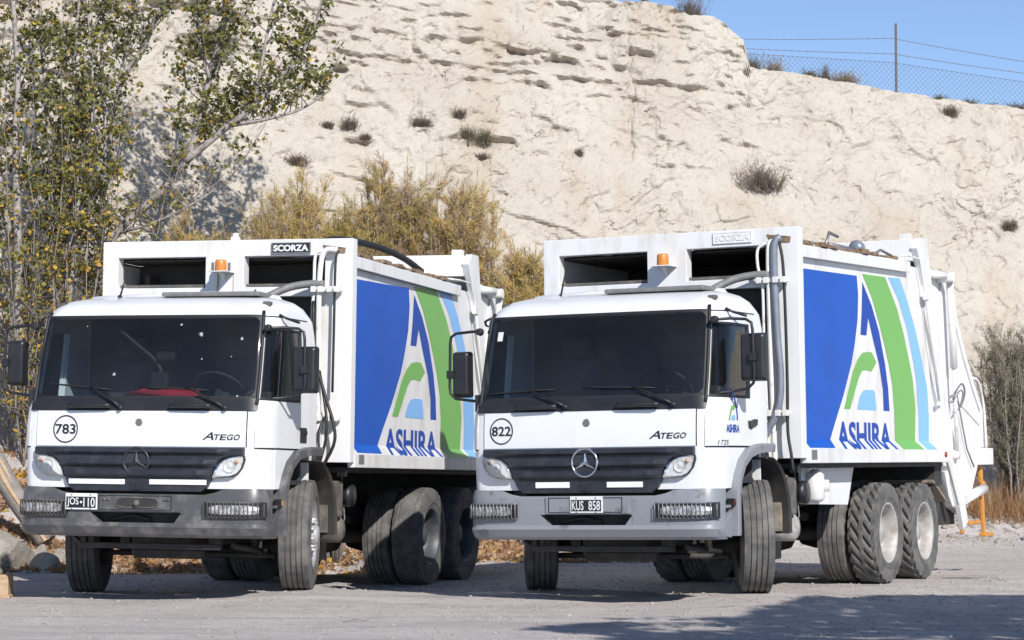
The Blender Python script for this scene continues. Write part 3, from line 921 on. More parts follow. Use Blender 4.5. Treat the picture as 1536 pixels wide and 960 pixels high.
        pr = [(0.774, 0.008), (0.785, 0.020), (0.82, 0.026), (0.855, 0.020), (0.866, 0.008)]
        vs = []; 
        for i, x in enumerate(x2):
            f_ = min(1, 0.72 + 2.0 * min(i, 10 - i) / 10)
            for z, d in pr: vs.append((sg * x, bx(x) - d - 0.012, 0.82 + (z - 0.82) * f_))
        n = len(pr)
        fs = [((i * n + q), (i + 1) * n + q, (i + 1) * n + q + 1, i * n + q + 1) for i in range(10) for q in range(n - 1)]
        if sg < 0: fs = [f[::-1] for f in fs]
        rf.add(vs, fs, 0, False); rf.build('reflector', M['fog_bowl'], fog)
        gd = MB()
        for i, x in enumerate(np.linspace(0.652, 1.155, 15)):
            y = bx(x) - 0.034
            gd.tube([(sg * x, y + 0.02, 0.757), (sg * x, y - 0.008, 0.768), (sg * x, y - 0.010, 0.875), (sg * x, y + 0.02, 0.884)], 0.0042, 5)
        for z in (0.757, 0.884):
            gd.tube([(sg * x, bx(x) - 0.022, z) for x in xs], 0.0055, 5)
        gd.build('lamp_guard', M['dusty_dark'] if c['tow_slot'] else M['grey_metal'], fog)
    # side marker and step behind the bumper end
    for sg in (-1, 1):
        k = MB(); k.box(sg * 1.165 - 0.035, sg * 1.165 + 0.035, -0.985, -0.94, 0.845, 0.915)
        mk = k.build('side_marker', M['plastic'], root, bevel=0.004)
        k = MB(); k.box(sg * 1.18 - 0.026, sg * 1.18 + 0.028, -0.97, -0.936, 0.86, 0.905); k.build('marker_lens', M['amber'] if c['tow_slot'] else M['redlens'], mk)
    return bumper

def make_doors(root, c):
    for sg in (-1, 1):
        # proud door skin below and around the window
        d = MB()
        ss = [1.40, 1.55, 1.75]
        def patch(s0, s1, z0, z1, ns, nz):
            a, b = (s0, s1) if sg > 0 else (-s1, -s0)
            cab_patch(d, a, b, z0, z1, 0.010, ns, nz)
        patch(1.065, 1.125, 1.765, 2.40, 4, 6); patch(2.515, 2.80, 1.765, 2.40, 4, 6)
        patch(1.065, 2.80, 1.36, 1.765, 44, 5); patch(1.065, 2.80, 2.395, 2.50, 14, 2)
        name = 'door'
        door = d.build(name, M['white'], root, solid=0.012)
        gp = MB()
        for s_, z0, z1 in ((1.057, 1.36, 2.50), (2.815, 1.36, 2.50)):
            a, b = (s_ - 0.006, s_ + 0.006) if sg > 0 else (-s_ - 0.006, -s_ + 0.006)
            cab_patch(gp, a, b, z0, z1, 0.0025, 1, 8)
        a, b = (1.057, 2.82) if sg > 0 else (-2.82, -1.057)
        cab_patch(gp, a, b, 2.502, 2.513, 0.004, 12, 1)
        cab_patch(gp, a, b, 1.345, 1.356, 0.0025, 12, 1)
        gp.build('door_gap', M['rubber_black'], door)
        g_ = MB(); a, b = (1.12, 2.52) if sg > 0 else (-2.52, -1.12)
        cab_patch(g_, a, b, 1.765, 2.40, 0.002, 8, 6)
        win = g_.build('door_window', M['glass_side'], door)
        sr = MB()
        def st(s0, s1, z0, z1):
            a, b = (s0, s1) if sg > 0 else (-s1, -s0)
            cab_patch(sr, a, b, z0, z1, 0.014, 8 if s1 - s0 > .2 else 1, 6 if z1 - z0 > .2 else 1)
        st(1.105, 1.14, 1.77, 2.41); st(2.485, 2.535, 1.77, 2.41); st(1.105, 2.535, 2.388, 2.41); st(1.105, 2.535, 1.768, 1.79)
        sr.build('window_seal', M['rubber_black'], win)
        # handle
        yh, zh = c['handle']
        sh = side_s(yh, zh); p = cab_pt(sh, zh)
        h = MB()
        if c['tow_slot']:
            h.box(sg * (p.x) - 0.002 * sg, sg * (p.x + 0.02), yh - 0.075, yh + 0.075, zh - 0.065, zh + 0.07)
            h.box(sg * (p.x + 0.018), sg * (p.x + 0.032), yh - 0.05, yh + 0.06, zh + 0.005, zh + 0.045, 1)
        else:
            h.prism([(yh - 0.10, zh + 0.03), (yh - 0.09, zh - 0.025), (yh - 0.05, zh - 0.04), (yh + 0.02, zh - 0.02), (yh + 0.09, zh - 0.01), (yh + 0.10, zh + 0.045), (yh + 0.03, zh + 0.045), (yh - 0.03, zh + 0.03)] if sg > 0 else
                    [(yh - 0.10, zh + 0.03), (yh - 0.09, zh - 0.025), (yh - 0.05, zh - 0.04), (yh + 0.02, zh - 0.02), (yh + 0.09, zh - 0.01), (yh + 0.10, zh + 0.045), (yh + 0.03, zh + 0.045), (yh - 0.03, zh + 0.03)], 0, sg * p.x, sg * (p.x + 0.03))
        h.build('handle', [M['plastic'], M['rubber_black']], door, bevel=0.006)
        if c['door_logo'] and sg > 0:
            def on_door(y, z):
                q = cab_pt(side_s(y, z), z, 0.0128); return q
            L = c['logo_box']
            def lp(mi, pts):      # livery coordinates -> the small print on the door
                y0, y1, z0, z1 = L
                return (mi, [(y0 + (a - 1.96) / (3.37 - 1.96) * (y1 - y0), z0 + (b - 1.72) / (2.97 - 1.72) * (z1 - z0)) for a, b in pts], None)
            flat_decal('door_emblem', [lp(0, LIV_A), lp(1, LIV_ARROW), lp(2, LIV_TRAP), text_polys('ASHIRA', L[0] - 0.05, L[1] + 0.03, L[2] - 0.105, L[2] - 0.035, 0, 0.035),
                       text_polys('1725', -1.19, -1.03, 1.368, 1.408, 3, 0.012, 0.08)], on_door, [M['navy'], M['green'], M['lightblue'], M['ink']], door)

def make_mirrors(root, c):
    for sg in (-1, 1):
        dz = c['mirror_dz'][0 if sg < 0 else 1]
        x0, x1 = (1.27, 1.49) if sg > 0 else (1.275, 1.435)
        y0, y1 = (-0.98, -0.86) if sg > 0 else (-1.06, -0.94)
        zc_, hh = 2.095 + dz, 0.205
        hb = MB(); vs = []
        prof = [(-1, -0.93), (-0.95, -1), (0.95, -1), (1, -0.93), (1, 0.93), (0.9, 1), (-0.9, 1), (-1, 0.93)]
        xm, xh = (x0 + x1) / 2, (x1 - x0) / 2
        for y, f_ in ((y1, 0.97), (y1 - 0.03, 1.0), (y0 + 0.045, 0.985), (y0 + 0.015, 0.94), (y0, 0.84)):
            vs += [(sg * xm + xh * f_ * a, y, zc_ + hh * f_ * b) for a, b in prof]
        n = 8
        fs = [[k * n + i, k * n + (i + 1) % n, (k + 1) * n + (i + 1) % n, (k + 1) * n + i] for k in range(4) for i in range(n)] + [list(range(4 * n, 5 * n)), list(range(n))[::-1]]
        fs = [f[::-1] for f in fs]
        hb.add(vs, fs)
        mir = hb.build('mirror', M['plastic'], root, bevel=0.012)
        gl = MB(); gl.add([(sg * xm - xh * .88, y1 + .003, zc_ - hh * .92), (sg * xm + xh * .88, y1 + .003, zc_ - hh * .92), (sg * xm + xh * .88, y1 + .003, zc_ + hh * .92), (sg * xm - xh * .88, y1 + .003, zc_ + hh * .92)], [(3, 2, 1, 0)])
        gl.build('mirror_glass', M['chrome'], mir)
        am = MB()
        xa_ = (1.395 if sg > 0 else 1.44)
        za, zb_ = (2.43 + 0.4 * dz, 1.80 + 0.3 * dz)
        yb = -1.08 if sg > 0 else -1.13
        ya = y0 - 0.012
        path = [(sg * 1.09, yb - 0.02, za - 0.01), (sg * 1.2, ya - 0.02, za), (sg * (xa_ - 0.06), ya, za - 0.01), (sg * (xa_ - 0.01), ya, za - 0.04), (sg * xa_, ya, za - 0.10),
                (sg * (xa_ + 0.01), ya, zb_ + 0.14), (sg * xa_, ya, zb_ + 0.08), (sg * (xa_ - 0.05), ya, zb_ + 0.035), (sg * 1.2, ya - 0.03, zb_ + 0.01), (sg * 1.10, yb - 0.02, zb_)]
        am.tube(path, 0.014, 8)
        am.lathe([(-0.03, 0.0), (-0.03, 0.03), (0.02, 0.036), (0.03, 0.0)], 10, (sg * 1.10, yb - 0.03, za - 0.01), 1)
        am.box(sg * 1.10 - 0.04, sg * 1.10 + 0.035, yb - 0.06, yb + 0.05, zb_ - 0.09, zb_ + 0.06)
        am.box(sg * xa_ - 0.03, sg * xa_ + 0.03, ya - 0.025, ya + 0.03, zc_ - 0.035, zc_ + 0.035)
        am.build('mirror_arm', M['plastic'], mir, bevel=0.008)
        k = MB(); p = cab_pt(sg * 1.9, 2.50)
        k.tube([(sg * (abs(p.x) - .01), p.y - 0.06, 2.53), (sg * (abs(p.x) + 0.05), p.y - 0.06, 2.50), (sg * (abs(p.x) + 0.10), p.y + 0.06, 2.475), (sg * (abs(p.x) + 0.11), p.y + 0.11, 2.47)], 0.012, 6)
        k.build('kerb_mirror_arm', M['plastic'], root)

def make_wipers(root, c):
    for (px, pz), (ex, ez), (ax_, az), (bx_, bz) in c['wipers']:
        def on(x, z, off): return cab_pt(x / 1.045, z, off)
        k = MB()
        k.tube([on(px, pz, 0.03), on((px * 3 + ex) / 4, pz + (ez - pz) * .25, 0.05), on(ex, ez, 0.045)], [0.014, 0.012, 0.008], 6)
        k.lathe([(-0.03, 0.0), (-0.03, 0.018), (0.02, 0.022)], 10, tuple(on(px, pz, 0.03)), 1)
        wp = k.build('wiper', M['plastic'], root)
        k = MB(); k.tube([on(ax_ + (bx_ - ax_) * t, az + (bz - az) * t, 0.022 + 0.012 * math.sin(PI * t)) for t in (0, .2, .4, .6, .8, 1)], [0.004, .008, .009, .009, .008, .004], 6)
        k.build('wiper_blade', M['rubber_black'], wp)

def make_interior(root, c):
    k = MB()
    k.box(-1.05, 1.05, -0.165, -0.145, 1.05, 2.60); k.box(-1.02, 1.02, -0.86, -0.145, 2.575, 2.59)
    k.build('cab_lining', M['lining'], root)
    k = MB()
    k.prism([(-1.22, 1.60), (-1.22, 1.745), (-1.12, 1.79), (-0.93, 1.80), (-0.80, 1.74), (-0.74, 1.55), (-0.9, 1.45)], 0, -1.07, 1.07)
    k.build('dashboard', M['interior'], root)
    k = MB(); k.box(-1.06, 1.06, -1.22, -0.15, 1.04, 1.08); k.build('cab_floor', M['interior'], root)
    for x in (-0.55, 0.52):
        s_ = MB(); s_.box(x - 0.26, x + 0.26, -0.75, -0.25, 1.42, 1.56); s_.box(x - 0.25, x + 0.25, -0.36, -0.21, 1.55, 2.16); s_.box(x - 0.14, x + 0.14, -0.35, -0.24, 2.18, 2.38)
        s_.build('seat', M['seat'], root, bevel=0.04)
    k = MB()
    c0 = Vector((0.52, -0.80, 1.88)); ax_ = Vector((0, 0.62, 0.78)).normalized(); u = Vector((1, 0, 0)); v_ = ax_.cross(u)
    pts = [c0 + (u * math.cos(2 * PI * q / 28) + v_ * math.sin(2 * PI * q / 28)) * 0.225 for q in range(28)]
    k.tube(pts, 0.015, 8, closed=True)
    for a in (0.3, PI - 0.3, -PI / 2): k.tube([c0, c0 + (u * math.cos(a) + v_ * math.sin(a)) * 0.222], 0.014, 6)
    k.tube([c0, c0 - ax_ * 0.28], 0.03, 8)
    k.build('steering_wheel', M['interior'], root)
    if c['tow_slot']:
        k = MB()       # leaning grab pole and a handset hanging from the roof
        k.tube(spline([(-0.52, -0.98, 2.52), (-0.25, -0.96, 2.30), (0.0, -0.94, 2.08), (0.03, -0.93, 1.82)], 5), 0.022, 8)
        k.box(0.0, 0.17, -1.0, -0.95, 2.13, 2.20); k.box(-0.06, 0.10, -0.99, -0.93, 1.82, 2.02)
        k.build('radio_bracket', M['rubber_black'], root, bevel=0.008)

# ------------------------------------------------------------------ livery outlines on the flank: (y back, z up)
LIV_BLUE = [(0.78, 2.985), (2.42, 3.02), (2.45, 2.84), (2.42, 2.60), (2.32, 2.36), (2.20, 2.15), (1.94, 1.84), (1.68, 1.58), (1.54, 1.43), (1.48, 1.345), (0.78, 1.345)]
LIV_GREEN = [(2.59, 3.05), (2.87, 2.84), (3.12, 2.56), (3.28, 2.34), (3.37, 2.2), (3.48, 1.98), (3.53, 1.73), (3.53, 1.43), (3.58, 1.338), (4.29, 1.338), (4.21, 1.43), (4.25, 1.77), (4.17, 2.08), (4.08, 2.23), (3.90, 2.52), (3.68, 2.78), (3.32, 3.065)]
LIV_LB = [(3.42, 3.07), (3.76, 2.85), (4.02, 2.57), (4.21, 2.24), (4.31, 2.02), (4.36, 1.68), (4.35, 1.43), (4.40, 1.338), (4.75, 1.338), (4.70, 1.43), (4.72, 1.68), (4.68, 1.98), (4.53, 2.25), (4.31, 2.58), (4.06, 2.86), (3.80, 3.085)]
LIV_A = [(2.59, 2.97), (2.55, 2.67), (2.50, 2.45), (2.68, 2.45), (2.75, 2.63), (2.88, 2.43), (3.07, 2.17), (3.17, 1.93), (3.18, 1.72), (3.37, 1.72), (3.34, 1.95), (3.255, 2.19), (3.08, 2.51), (2.87, 2.75)]
LIV_ARROW = [(1.96, 1.72), (2.12, 1.92), (2.24, 2.08), (2.31, 2.14), (2.40, 2.21), (2.54, 2.275), (2.70, 2.29), (2.84, 2.29), (2.98, 2.195), (2.82, 2.10), (2.66, 2.11), (2.53, 2.10), (2.41, 2.02), (2.30, 1.90), (2.14, 1.72)]
LIV_TRAP = [(2.35, 1.72), (2.40, 1.80), (2.46, 1.86), (2.53, 1.90), (2.62, 1.915), (2.85, 1.92), (2.91, 1.90), (2.95, 1.72)]

XP = 1.192           # flank panel
def flank_x(z):
    return XP + (max(0.0, 1.425 - z) / 0.095) * 0.082

# ------------------------------------------------------------------ wheels
_wc = {}
def tyre_mesh(kind):
    if kind in _wc: return _wc[kind]
    r = 0.5; hw = 0.14
    n = 72
    side = [(0.128, 0.292), (0.140, 0.315), (0.148, 0.37), (0.146, 0.42), (0.139, 0.455), (0.134, 0.478)]
    mb = MB()
    if kind == 'rib':
        tr = []
        xs = np.linspace(-0.122, 0.122, 6)
        cur = [(-0.128, 0.492)]
        for i, x in enumerate(xs[1:-1]):
            cur += [(x - 0.007, 0.4985), (x - 0.005, 0.486), (x + 0.005, 0.486), (x + 0.007, 0.4985)]
        cur += [(0.128, 0.492)]
        prof = [(-x, q) for x, q in side] + cur + [(x, q) for x, q in side[::-1]]
        mb.lathe(prof, n, smooth=False)
    else:
        cols = np.linspace(-0.134, 0.134, 19)
        deep = 0.022 if kind == 'lug' else 0.006
        vs = []; n = 144
        side_l = [(-x, q) for x, q in side]; side_r = [(x, q) for x, q in side[::-1]]
        prof_n = len(side_l) + len(cols) + len(side_r)
        for j in range(n):
            a = 2 * PI * j / n
            row = []
            for t, q in side_l: row.append((t, q))
            for i, x in enumerate(cols):
                ph = (j + 2.2 * math.sin(x * 46)) % 6
                gro = ph < 2.0
                rr = 0.502 - 0.35 * max(0, abs(x) - 0.10)
                if kind == 'lug' and gro and abs(x) > 0.02: rr -= deep
                if kind == 'worn' and (abs(abs(x) - 0.075) < 0.008 or (gro and abs(x) > 0.1)): rr -= deep
                row.append((x, rr))
            for t, q in side_r: row.append((t, q))
            for t, q in row: vs.append((t, q * math.cos(a), q * math.sin(a)))
        fs = []
        for j in range(n):
            j2 = (j + 1) % n
            for i in range(prof_n - 1):
                fs.append((j * prof_n + i, j * prof_n + i + 1, j2 * prof_n + i + 1, j2 * prof_n + i))
        mb.add(vs, fs, 0, True)
    # raised ring of moulding on each wall
    for sg in (-1, 1):
        mb.lathe([(sg * 0.1465, 0.345), (sg * 0.151, 0.348), (sg * 0.151, 0.353), (sg * 0.147, 0.356)], 48)
    o = mb.build('tyre', M['rubber'], None)
    try: o.data.set_sharp_from_angle(angle=R(28))
    except Exception: pass
    me = o.data; bpy.data.objects.remove(o)
    _wc[kind] = me
    return me
def rim_mesh(kind, m_):
    key = (kind, m_)
    if key in _wc: return _wc[key]
    mb = MB()
    if kind == 'front':
        prof = [(0.118, 0.296), (0.132, 0.302), (0.136, 0.292), (0.122, 0.272), (0.085, 0.262), (0.075, 0.235), (0.098, 0.19), (0.112, 0.165), (0.118, 0.10), (0.125, 0.095), (0.165, 0.088), (0.180, 0.07), (0.186, 0.0)]
        mb.lathe(prof, 40)
        for k in range(10):
            a = 2 * PI * k / 10
            mb.lathe([(0.112, 0.016), (0.150, 0.015), (0.152, 0.009), (0.16, 0.008), (0.161, 0.0)], 8, (0, 0.138 * math.cos(a), 0.138 * math.sin(a)), 0)
        for k in range(8):
            a = 2 * PI * (k + .5) / 8
            q = []
            for i in range(10):
                b = 2 * PI * i / 10
                rr = 0.218 + 0.026 * math.cos(b); t = a + 0.13 * math.sin(b)
                q.append((0.0885 - (rr - 0.235) * 0.55 + 0.002, rr * math.cos(t), rr * math.sin(t)))
            mb.add(q, [list(range(10))], 1)
    else:
        prof = [(0.118, 0.296), (0.134, 0.304), (0.138, 0.294), (0.124, 0.276), (0.06, 0.262), (0.02, 0.258), (-0.02, 0.248), (-0.045, 0.225), (-0.052, 0.17), (-0.055, 0.12), (-0.03, 0.112), (0.05, 0.105), (0.062, 0.09), (0.066, 0.0)]
        mb.lathe(prof, 40)
        for k in range(10):
            a = 2 * PI * k / 10
            mb.lathe([(-0.055, 0.017), (-0.02, 0.016), (-0.018, 0.0)], 8, (0, 0.15 * math.cos(a), 0.15 * math.sin(a)), 0)
        for k in range(8):
            a = 2 * PI * (k + .5) / 8
            mb.lathe([(-0.046, 0.024), (-0.044, 0.0)], 10, (0, 0.2 * math.cos(a), 0.2 * math.sin(a)), 0, 1)
    # back of the rim closes the hub opening
    mb.lathe([(-0.13, 0.296), (-0.12, 0.26), (-0.06, 0.24), (-0.058, 0.0)], 32, m=1)
    o = mb.build('rim', [M[m_], M['chassis']], None)
    me = o.data; bpy.data.objects.remove(o)
    _wc[key] = me
    return me
def add_wheel(root, x, y, z, kind, rimk, rimm, tm, steer=0.0, label=None):
    wh = empty('wheel', (x, y, z), root)
    wh.rotation_euler = (0, 0, steer + (PI if x < 0 else 0))
    if label: wh['label'] = label
    t = bpy.data.objects.new('tyre', tyre_mesh(kind)); COL.objects.link(t); t.parent = wh
    t.rotation_euler = (random.uniform(0, 6), 0, 0)
    if tm != 'rubber':
        t.material_slots[0].link = 'OBJECT'; t.material_slots[0].material = M[tm]
    r = bpy.data.objects.new('rim', rim_mesh(rimk, rimm)); COL.objects.link(r); r.parent = wh
    r.rotation_euler = (random.uniform(0, 6), 0, 0)
    return wh

def make_wheels(root, c):
    st = R(c['steer'])
    for sg, zz in ((-1, c['zf'][0]), (1, c['zf'][1])):
        add_wheel(root, 1.0 if sg > 0 else -1.075, -0.02, 0.5 + zz, 'rib', 'front', 'rim', 'rubber_dusty' if sg > 0 else 'rubber', st)
    for k, yy in enumerate((WB1, WB2)):
        for sg in (-1, 1):
            add_wheel(root, sg * 1.06, yy, 0.502 + c['zr'][k], c['rear_tyre'], 'rear', c['rear_rim'], 'rubber_dusty')
            add_wheel(root, sg * 0.74, yy, 0.502 + c['zr'][k], 'rib' if k == 0 else c['rear_tyre'], 'rear', c['rear_rim'], 'rubber_dusty')

def make_chassis(root, c):
    k = MB()
    for sg in (-1, 1):
        k.box(sg * 0.43 - 0.04, sg * 0.43 + 0.04, -1.15, 5.4, 0.78, 1.02)
    for y in (-1.1, 0.9, 2.2, 3.9, 5.2): k.box(-0.389, 0.389, y - 0.06, y + 0.06, 0.82, 0.98)
    k.build('chassis_frame', M['chassis'], root)
    k = MB(); k.box(-0.42, 0.42, -0.9, 0.5, 0.60, 1.4); k.box(-0.35, 0.2, -0.7, 0.2, 0.40, 0.60); k.build('engine', M['chassis'], root, bevel=0.03)
    k = MB()
    k.tube([(-0.95, 0, .52), (-0.7, 0, .47), (-0.4, 0, .43), (0.4, 0, .43), (0.7, 0, .47), (0.95, 0, .52)], 0.065, 8)
    k.tube([(-0.85, -0.2, .40), (0.85, -0.2, .40)], 0.025, 8); k.tube([(0.7, -0.85, .50), (0.78, -0.2, .43)], 0.025, 8)
    for sg in (-1, 1):
        k.box(sg * 0.43 - 0.045, sg * 0.43 + 0.045, -0.65, 0.65, 0.50, 0.57)
        k.tube([(sg * 0.62, -0.12, 0.46), (sg * 0.58, -0.15, 0.95)], 0.035, 8)
    k.build('front_axle', M['chassis'], root)
    k = MB()
    k.box(-0.60, 0.72, -1.20, -1.13, 0.47, 0.52); k.box(-0.60, -0.55, -1.20, -1.13, 0.52, 0.60); k.box(0.67, 0.72, -1.20, -1.13, 0.52, 0.60)
    k.tube([(-0.60, -1.15, 0.50), (-0.75, -1.0, 0.56)], 0.025, 6); k.box(-0.2, 0.45, -0.95, -0.88, 0.38, 0.46)
    k.build('underrun_bar', M['chassis'], root, bevel=0.008)
    for y in (WB1, WB2):
        k = MB(); k.tube([(-0.95, y, .51), (0.95, y, .51)], 0.08, 10); k.lathe([(-0.22, 0.05), (-0.15, 0.16), (0, 0.2), (0.15, 0.16), (0.22, 0.05)], 18, (0, y, 0.51), 0)
        for sg in (-1, 1): k.box(sg * 0.45 - 0.05, sg * 0.45 + 0.05, y - 0.55, y + 0.55, 0.64, 0.72)
        k.build('rear_axle', M['chassis'], root)
    # kit hung between the axles
    k = MB(); k.box(0.74, 1.09, 0.56, 0.88, 0.74, 1.08); bb = k.build('battery_box', M['dusty_dark'], root, bevel=0.015)
    if not c['tow_slot']:
        flat_decal('parking_letter', [text_polys('P', 1.0, 1.06, 0.84, 0.96, 0, 0.03)], lambda u, v: (u, 0.5565, v), M['plate_white'], bb)
    k = MB(); k.lathe([(-0.10, 0.0), (-0.10, 0.08), (-0.06, 0.10), (0.10, 0.10), (0.12, 0.108), (0.16, 0.108), (0.17, 0.0)], 24, (0.96, 1.06, 0.94), 0)
    for t in (-0.02, 0.04): k.lathe([(t - .008, 0.10), (t - .008, 0.108), (t + .008, 0.108), (t + .008, 0.10)], 24, (0.96, 1.06, 0.94), 0)
    k.build('air_filter', M['plastic'], root)
    k = MB(); k.lathe([(-0.22, 0.0), (-0.2, 0.09), (-0.17, 0.125), (0.17, 0.125), (0.2, 0.09), (0.22, 0.0)], 24, (0.86, 0.95, 0.62), 0); k.build('air_tank', M['dusty_dark'] if c['tow_slot'] else M['rim_white'], root)
    k = MB(); k.tube([(1.02, 1.02, 1.17), (1.03, 1.03, 0.95), (1.05, 1.04, 0.72), (0.98, 1.0, 0.55)], 0.008, 5); k.box(0.98, 1.06, 1.0, 1.06, 1.12, 1.2)
    k.build('drain_cable', M['grey_metal'], root)
    k = MB(); k.box(0.30, 0.62, 1.0, 1.3, 0.36, 0.62); k.box(0.62, 0.80, 1.1, 1.25, 0.32, 0.5); k.build('gearbox_bracket', M['dusty_dark'], root, bevel=0.02)
    k = MB(); k.lathe([(-0.5, 0.0), (-0.5, 0.2), (-0.45, 0.24), (0.45, 0.24), (0.5, 0.2), (0.5, 0.0)], 24, (-0.85, 1.6, 0.72), 1); k.build('fuel_tank', M['dusty_dark'], root)

def make_fenders(root, c):
    path = [(-0.95, 0.60), (-0.95, 0.75), (-0.945, 0.95), (-0.90, 1.10), (-0.79, 1.235), (-0.62, 1.325), (-0.42, 1.362), (-0.22, 1.372), (-0.03, 1.372)]
    for sg in (-1, 1):
        k = MB(); vs = []
        for i, (y, z) in enumerate(path):
            a = Vector((y, z)); t = Vector(path[min(i + 1, len(path) - 1)]) - Vector(path[max(i - 1, 0)])
            t.normalize(); nrm = Vector((t.y, -t.x))          # towards the wheel
            for x, d in ((0.80, 0.05), (1.0, 0.012), (1.168, 0.0), (1.214, 0.0), (1.218, 0.008), (1.212, 0.066)):
                q = a + nrm * d
                vs.append((sg * x, q.x, q.y))
        n = 6
        fs = [(i * n + q, i * n + q + 1, (i + 1) * n + q + 1, (i + 1) * n + q) for i in range(len(path) - 1) for q in range(n - 1)]
        if sg > 0: fs = [f[::-1] for f in fs]
        k.add(vs, fs, 0, True)
        lp = MB(); lp.prism([(-1.06, 1.354), (-1.06, 1.002), (-0.952, 1.002), (-0.93, 1.055), (-0.88, 1.135), (-0.79, 1.228), (-0.62, 1.318), (-0.45, 1.354)], 0, sg * 1.135, sg * 1.1655)
        lp.build('lower_side_panel', M['white'], root, bevel=0.003)
        fen = k.build('wheel_arch', M[c['bumper']], root, solid=0.012)
        k = MB(); vs = []
        mg = spline([(-0.12, 1.235), (0.12, 1.235), (0.36, 1.13), (0.50, 0.95), (0.565, 0.74), (0.57, 0.58)], 4)if False else [Vector((a, b, 0)) for a, b in ((-0.12, 1.26), (0.04, 1.245), (0.16, 1.20), (0.27, 1.12), (0.36, 1.0), (0.42, 0.86), (0.445, 0.72), (0.45, 0.58))]
        for i, p in enumerate(mg):
            for x, dd in ((0.80, 0), (1.0, 0), (1.17, 0), (1.185, 0.03)):
                vs.append((sg * x, p.x + dd * 0.5, p.y + dd * 0.3))
        fs = [(i * 4 + q, i * 4 + q + 1, (i + 1) * 4 + q + 1, (i + 1) * 4 + q) for i in range(len(mg) - 1) for q in range(3)]
        k.add(vs, fs, 0, True)
        mgo = k.build('mudguard', [M['chassis']], root, solid=0.01)
        k = MB(); k.box(sg * 0.98 - 0.13, sg * 0.98 + 0.13, 0.41, 0.432, 0.60, 0.86); k.build('mud_flap', M['mud'] if not c['tow_slot'] else M['dusty_dark'], mgo, bevel=0.004)
        k = MB()
        k.prism([(-1.16, 0.60), (-0.955, 0.585), (-0.955, 0.80), (-1.10, 0.72)] , 0, sg * 1.0, sg * 1.165)
        k.box(sg * 1.06 - 0.11, sg * 1.06 + 0.11, -1.12, -0.955, 0.835, 0.862)
        k.box(sg * 0.97 - 0.01, sg * 0.97 + 0.01, -1.15, -0.955, 0.86, 1.02)
        k.build('entry_step', M[c['bumper']], root, bevel=0.006)
        k = MB(); k.box(sg * 0.93 - 0.03, sg * 0.93 + 0.03, -1.2, -0.3, 0.95, 1.38); k.build('arch_liner', M['rubber_black'], root)

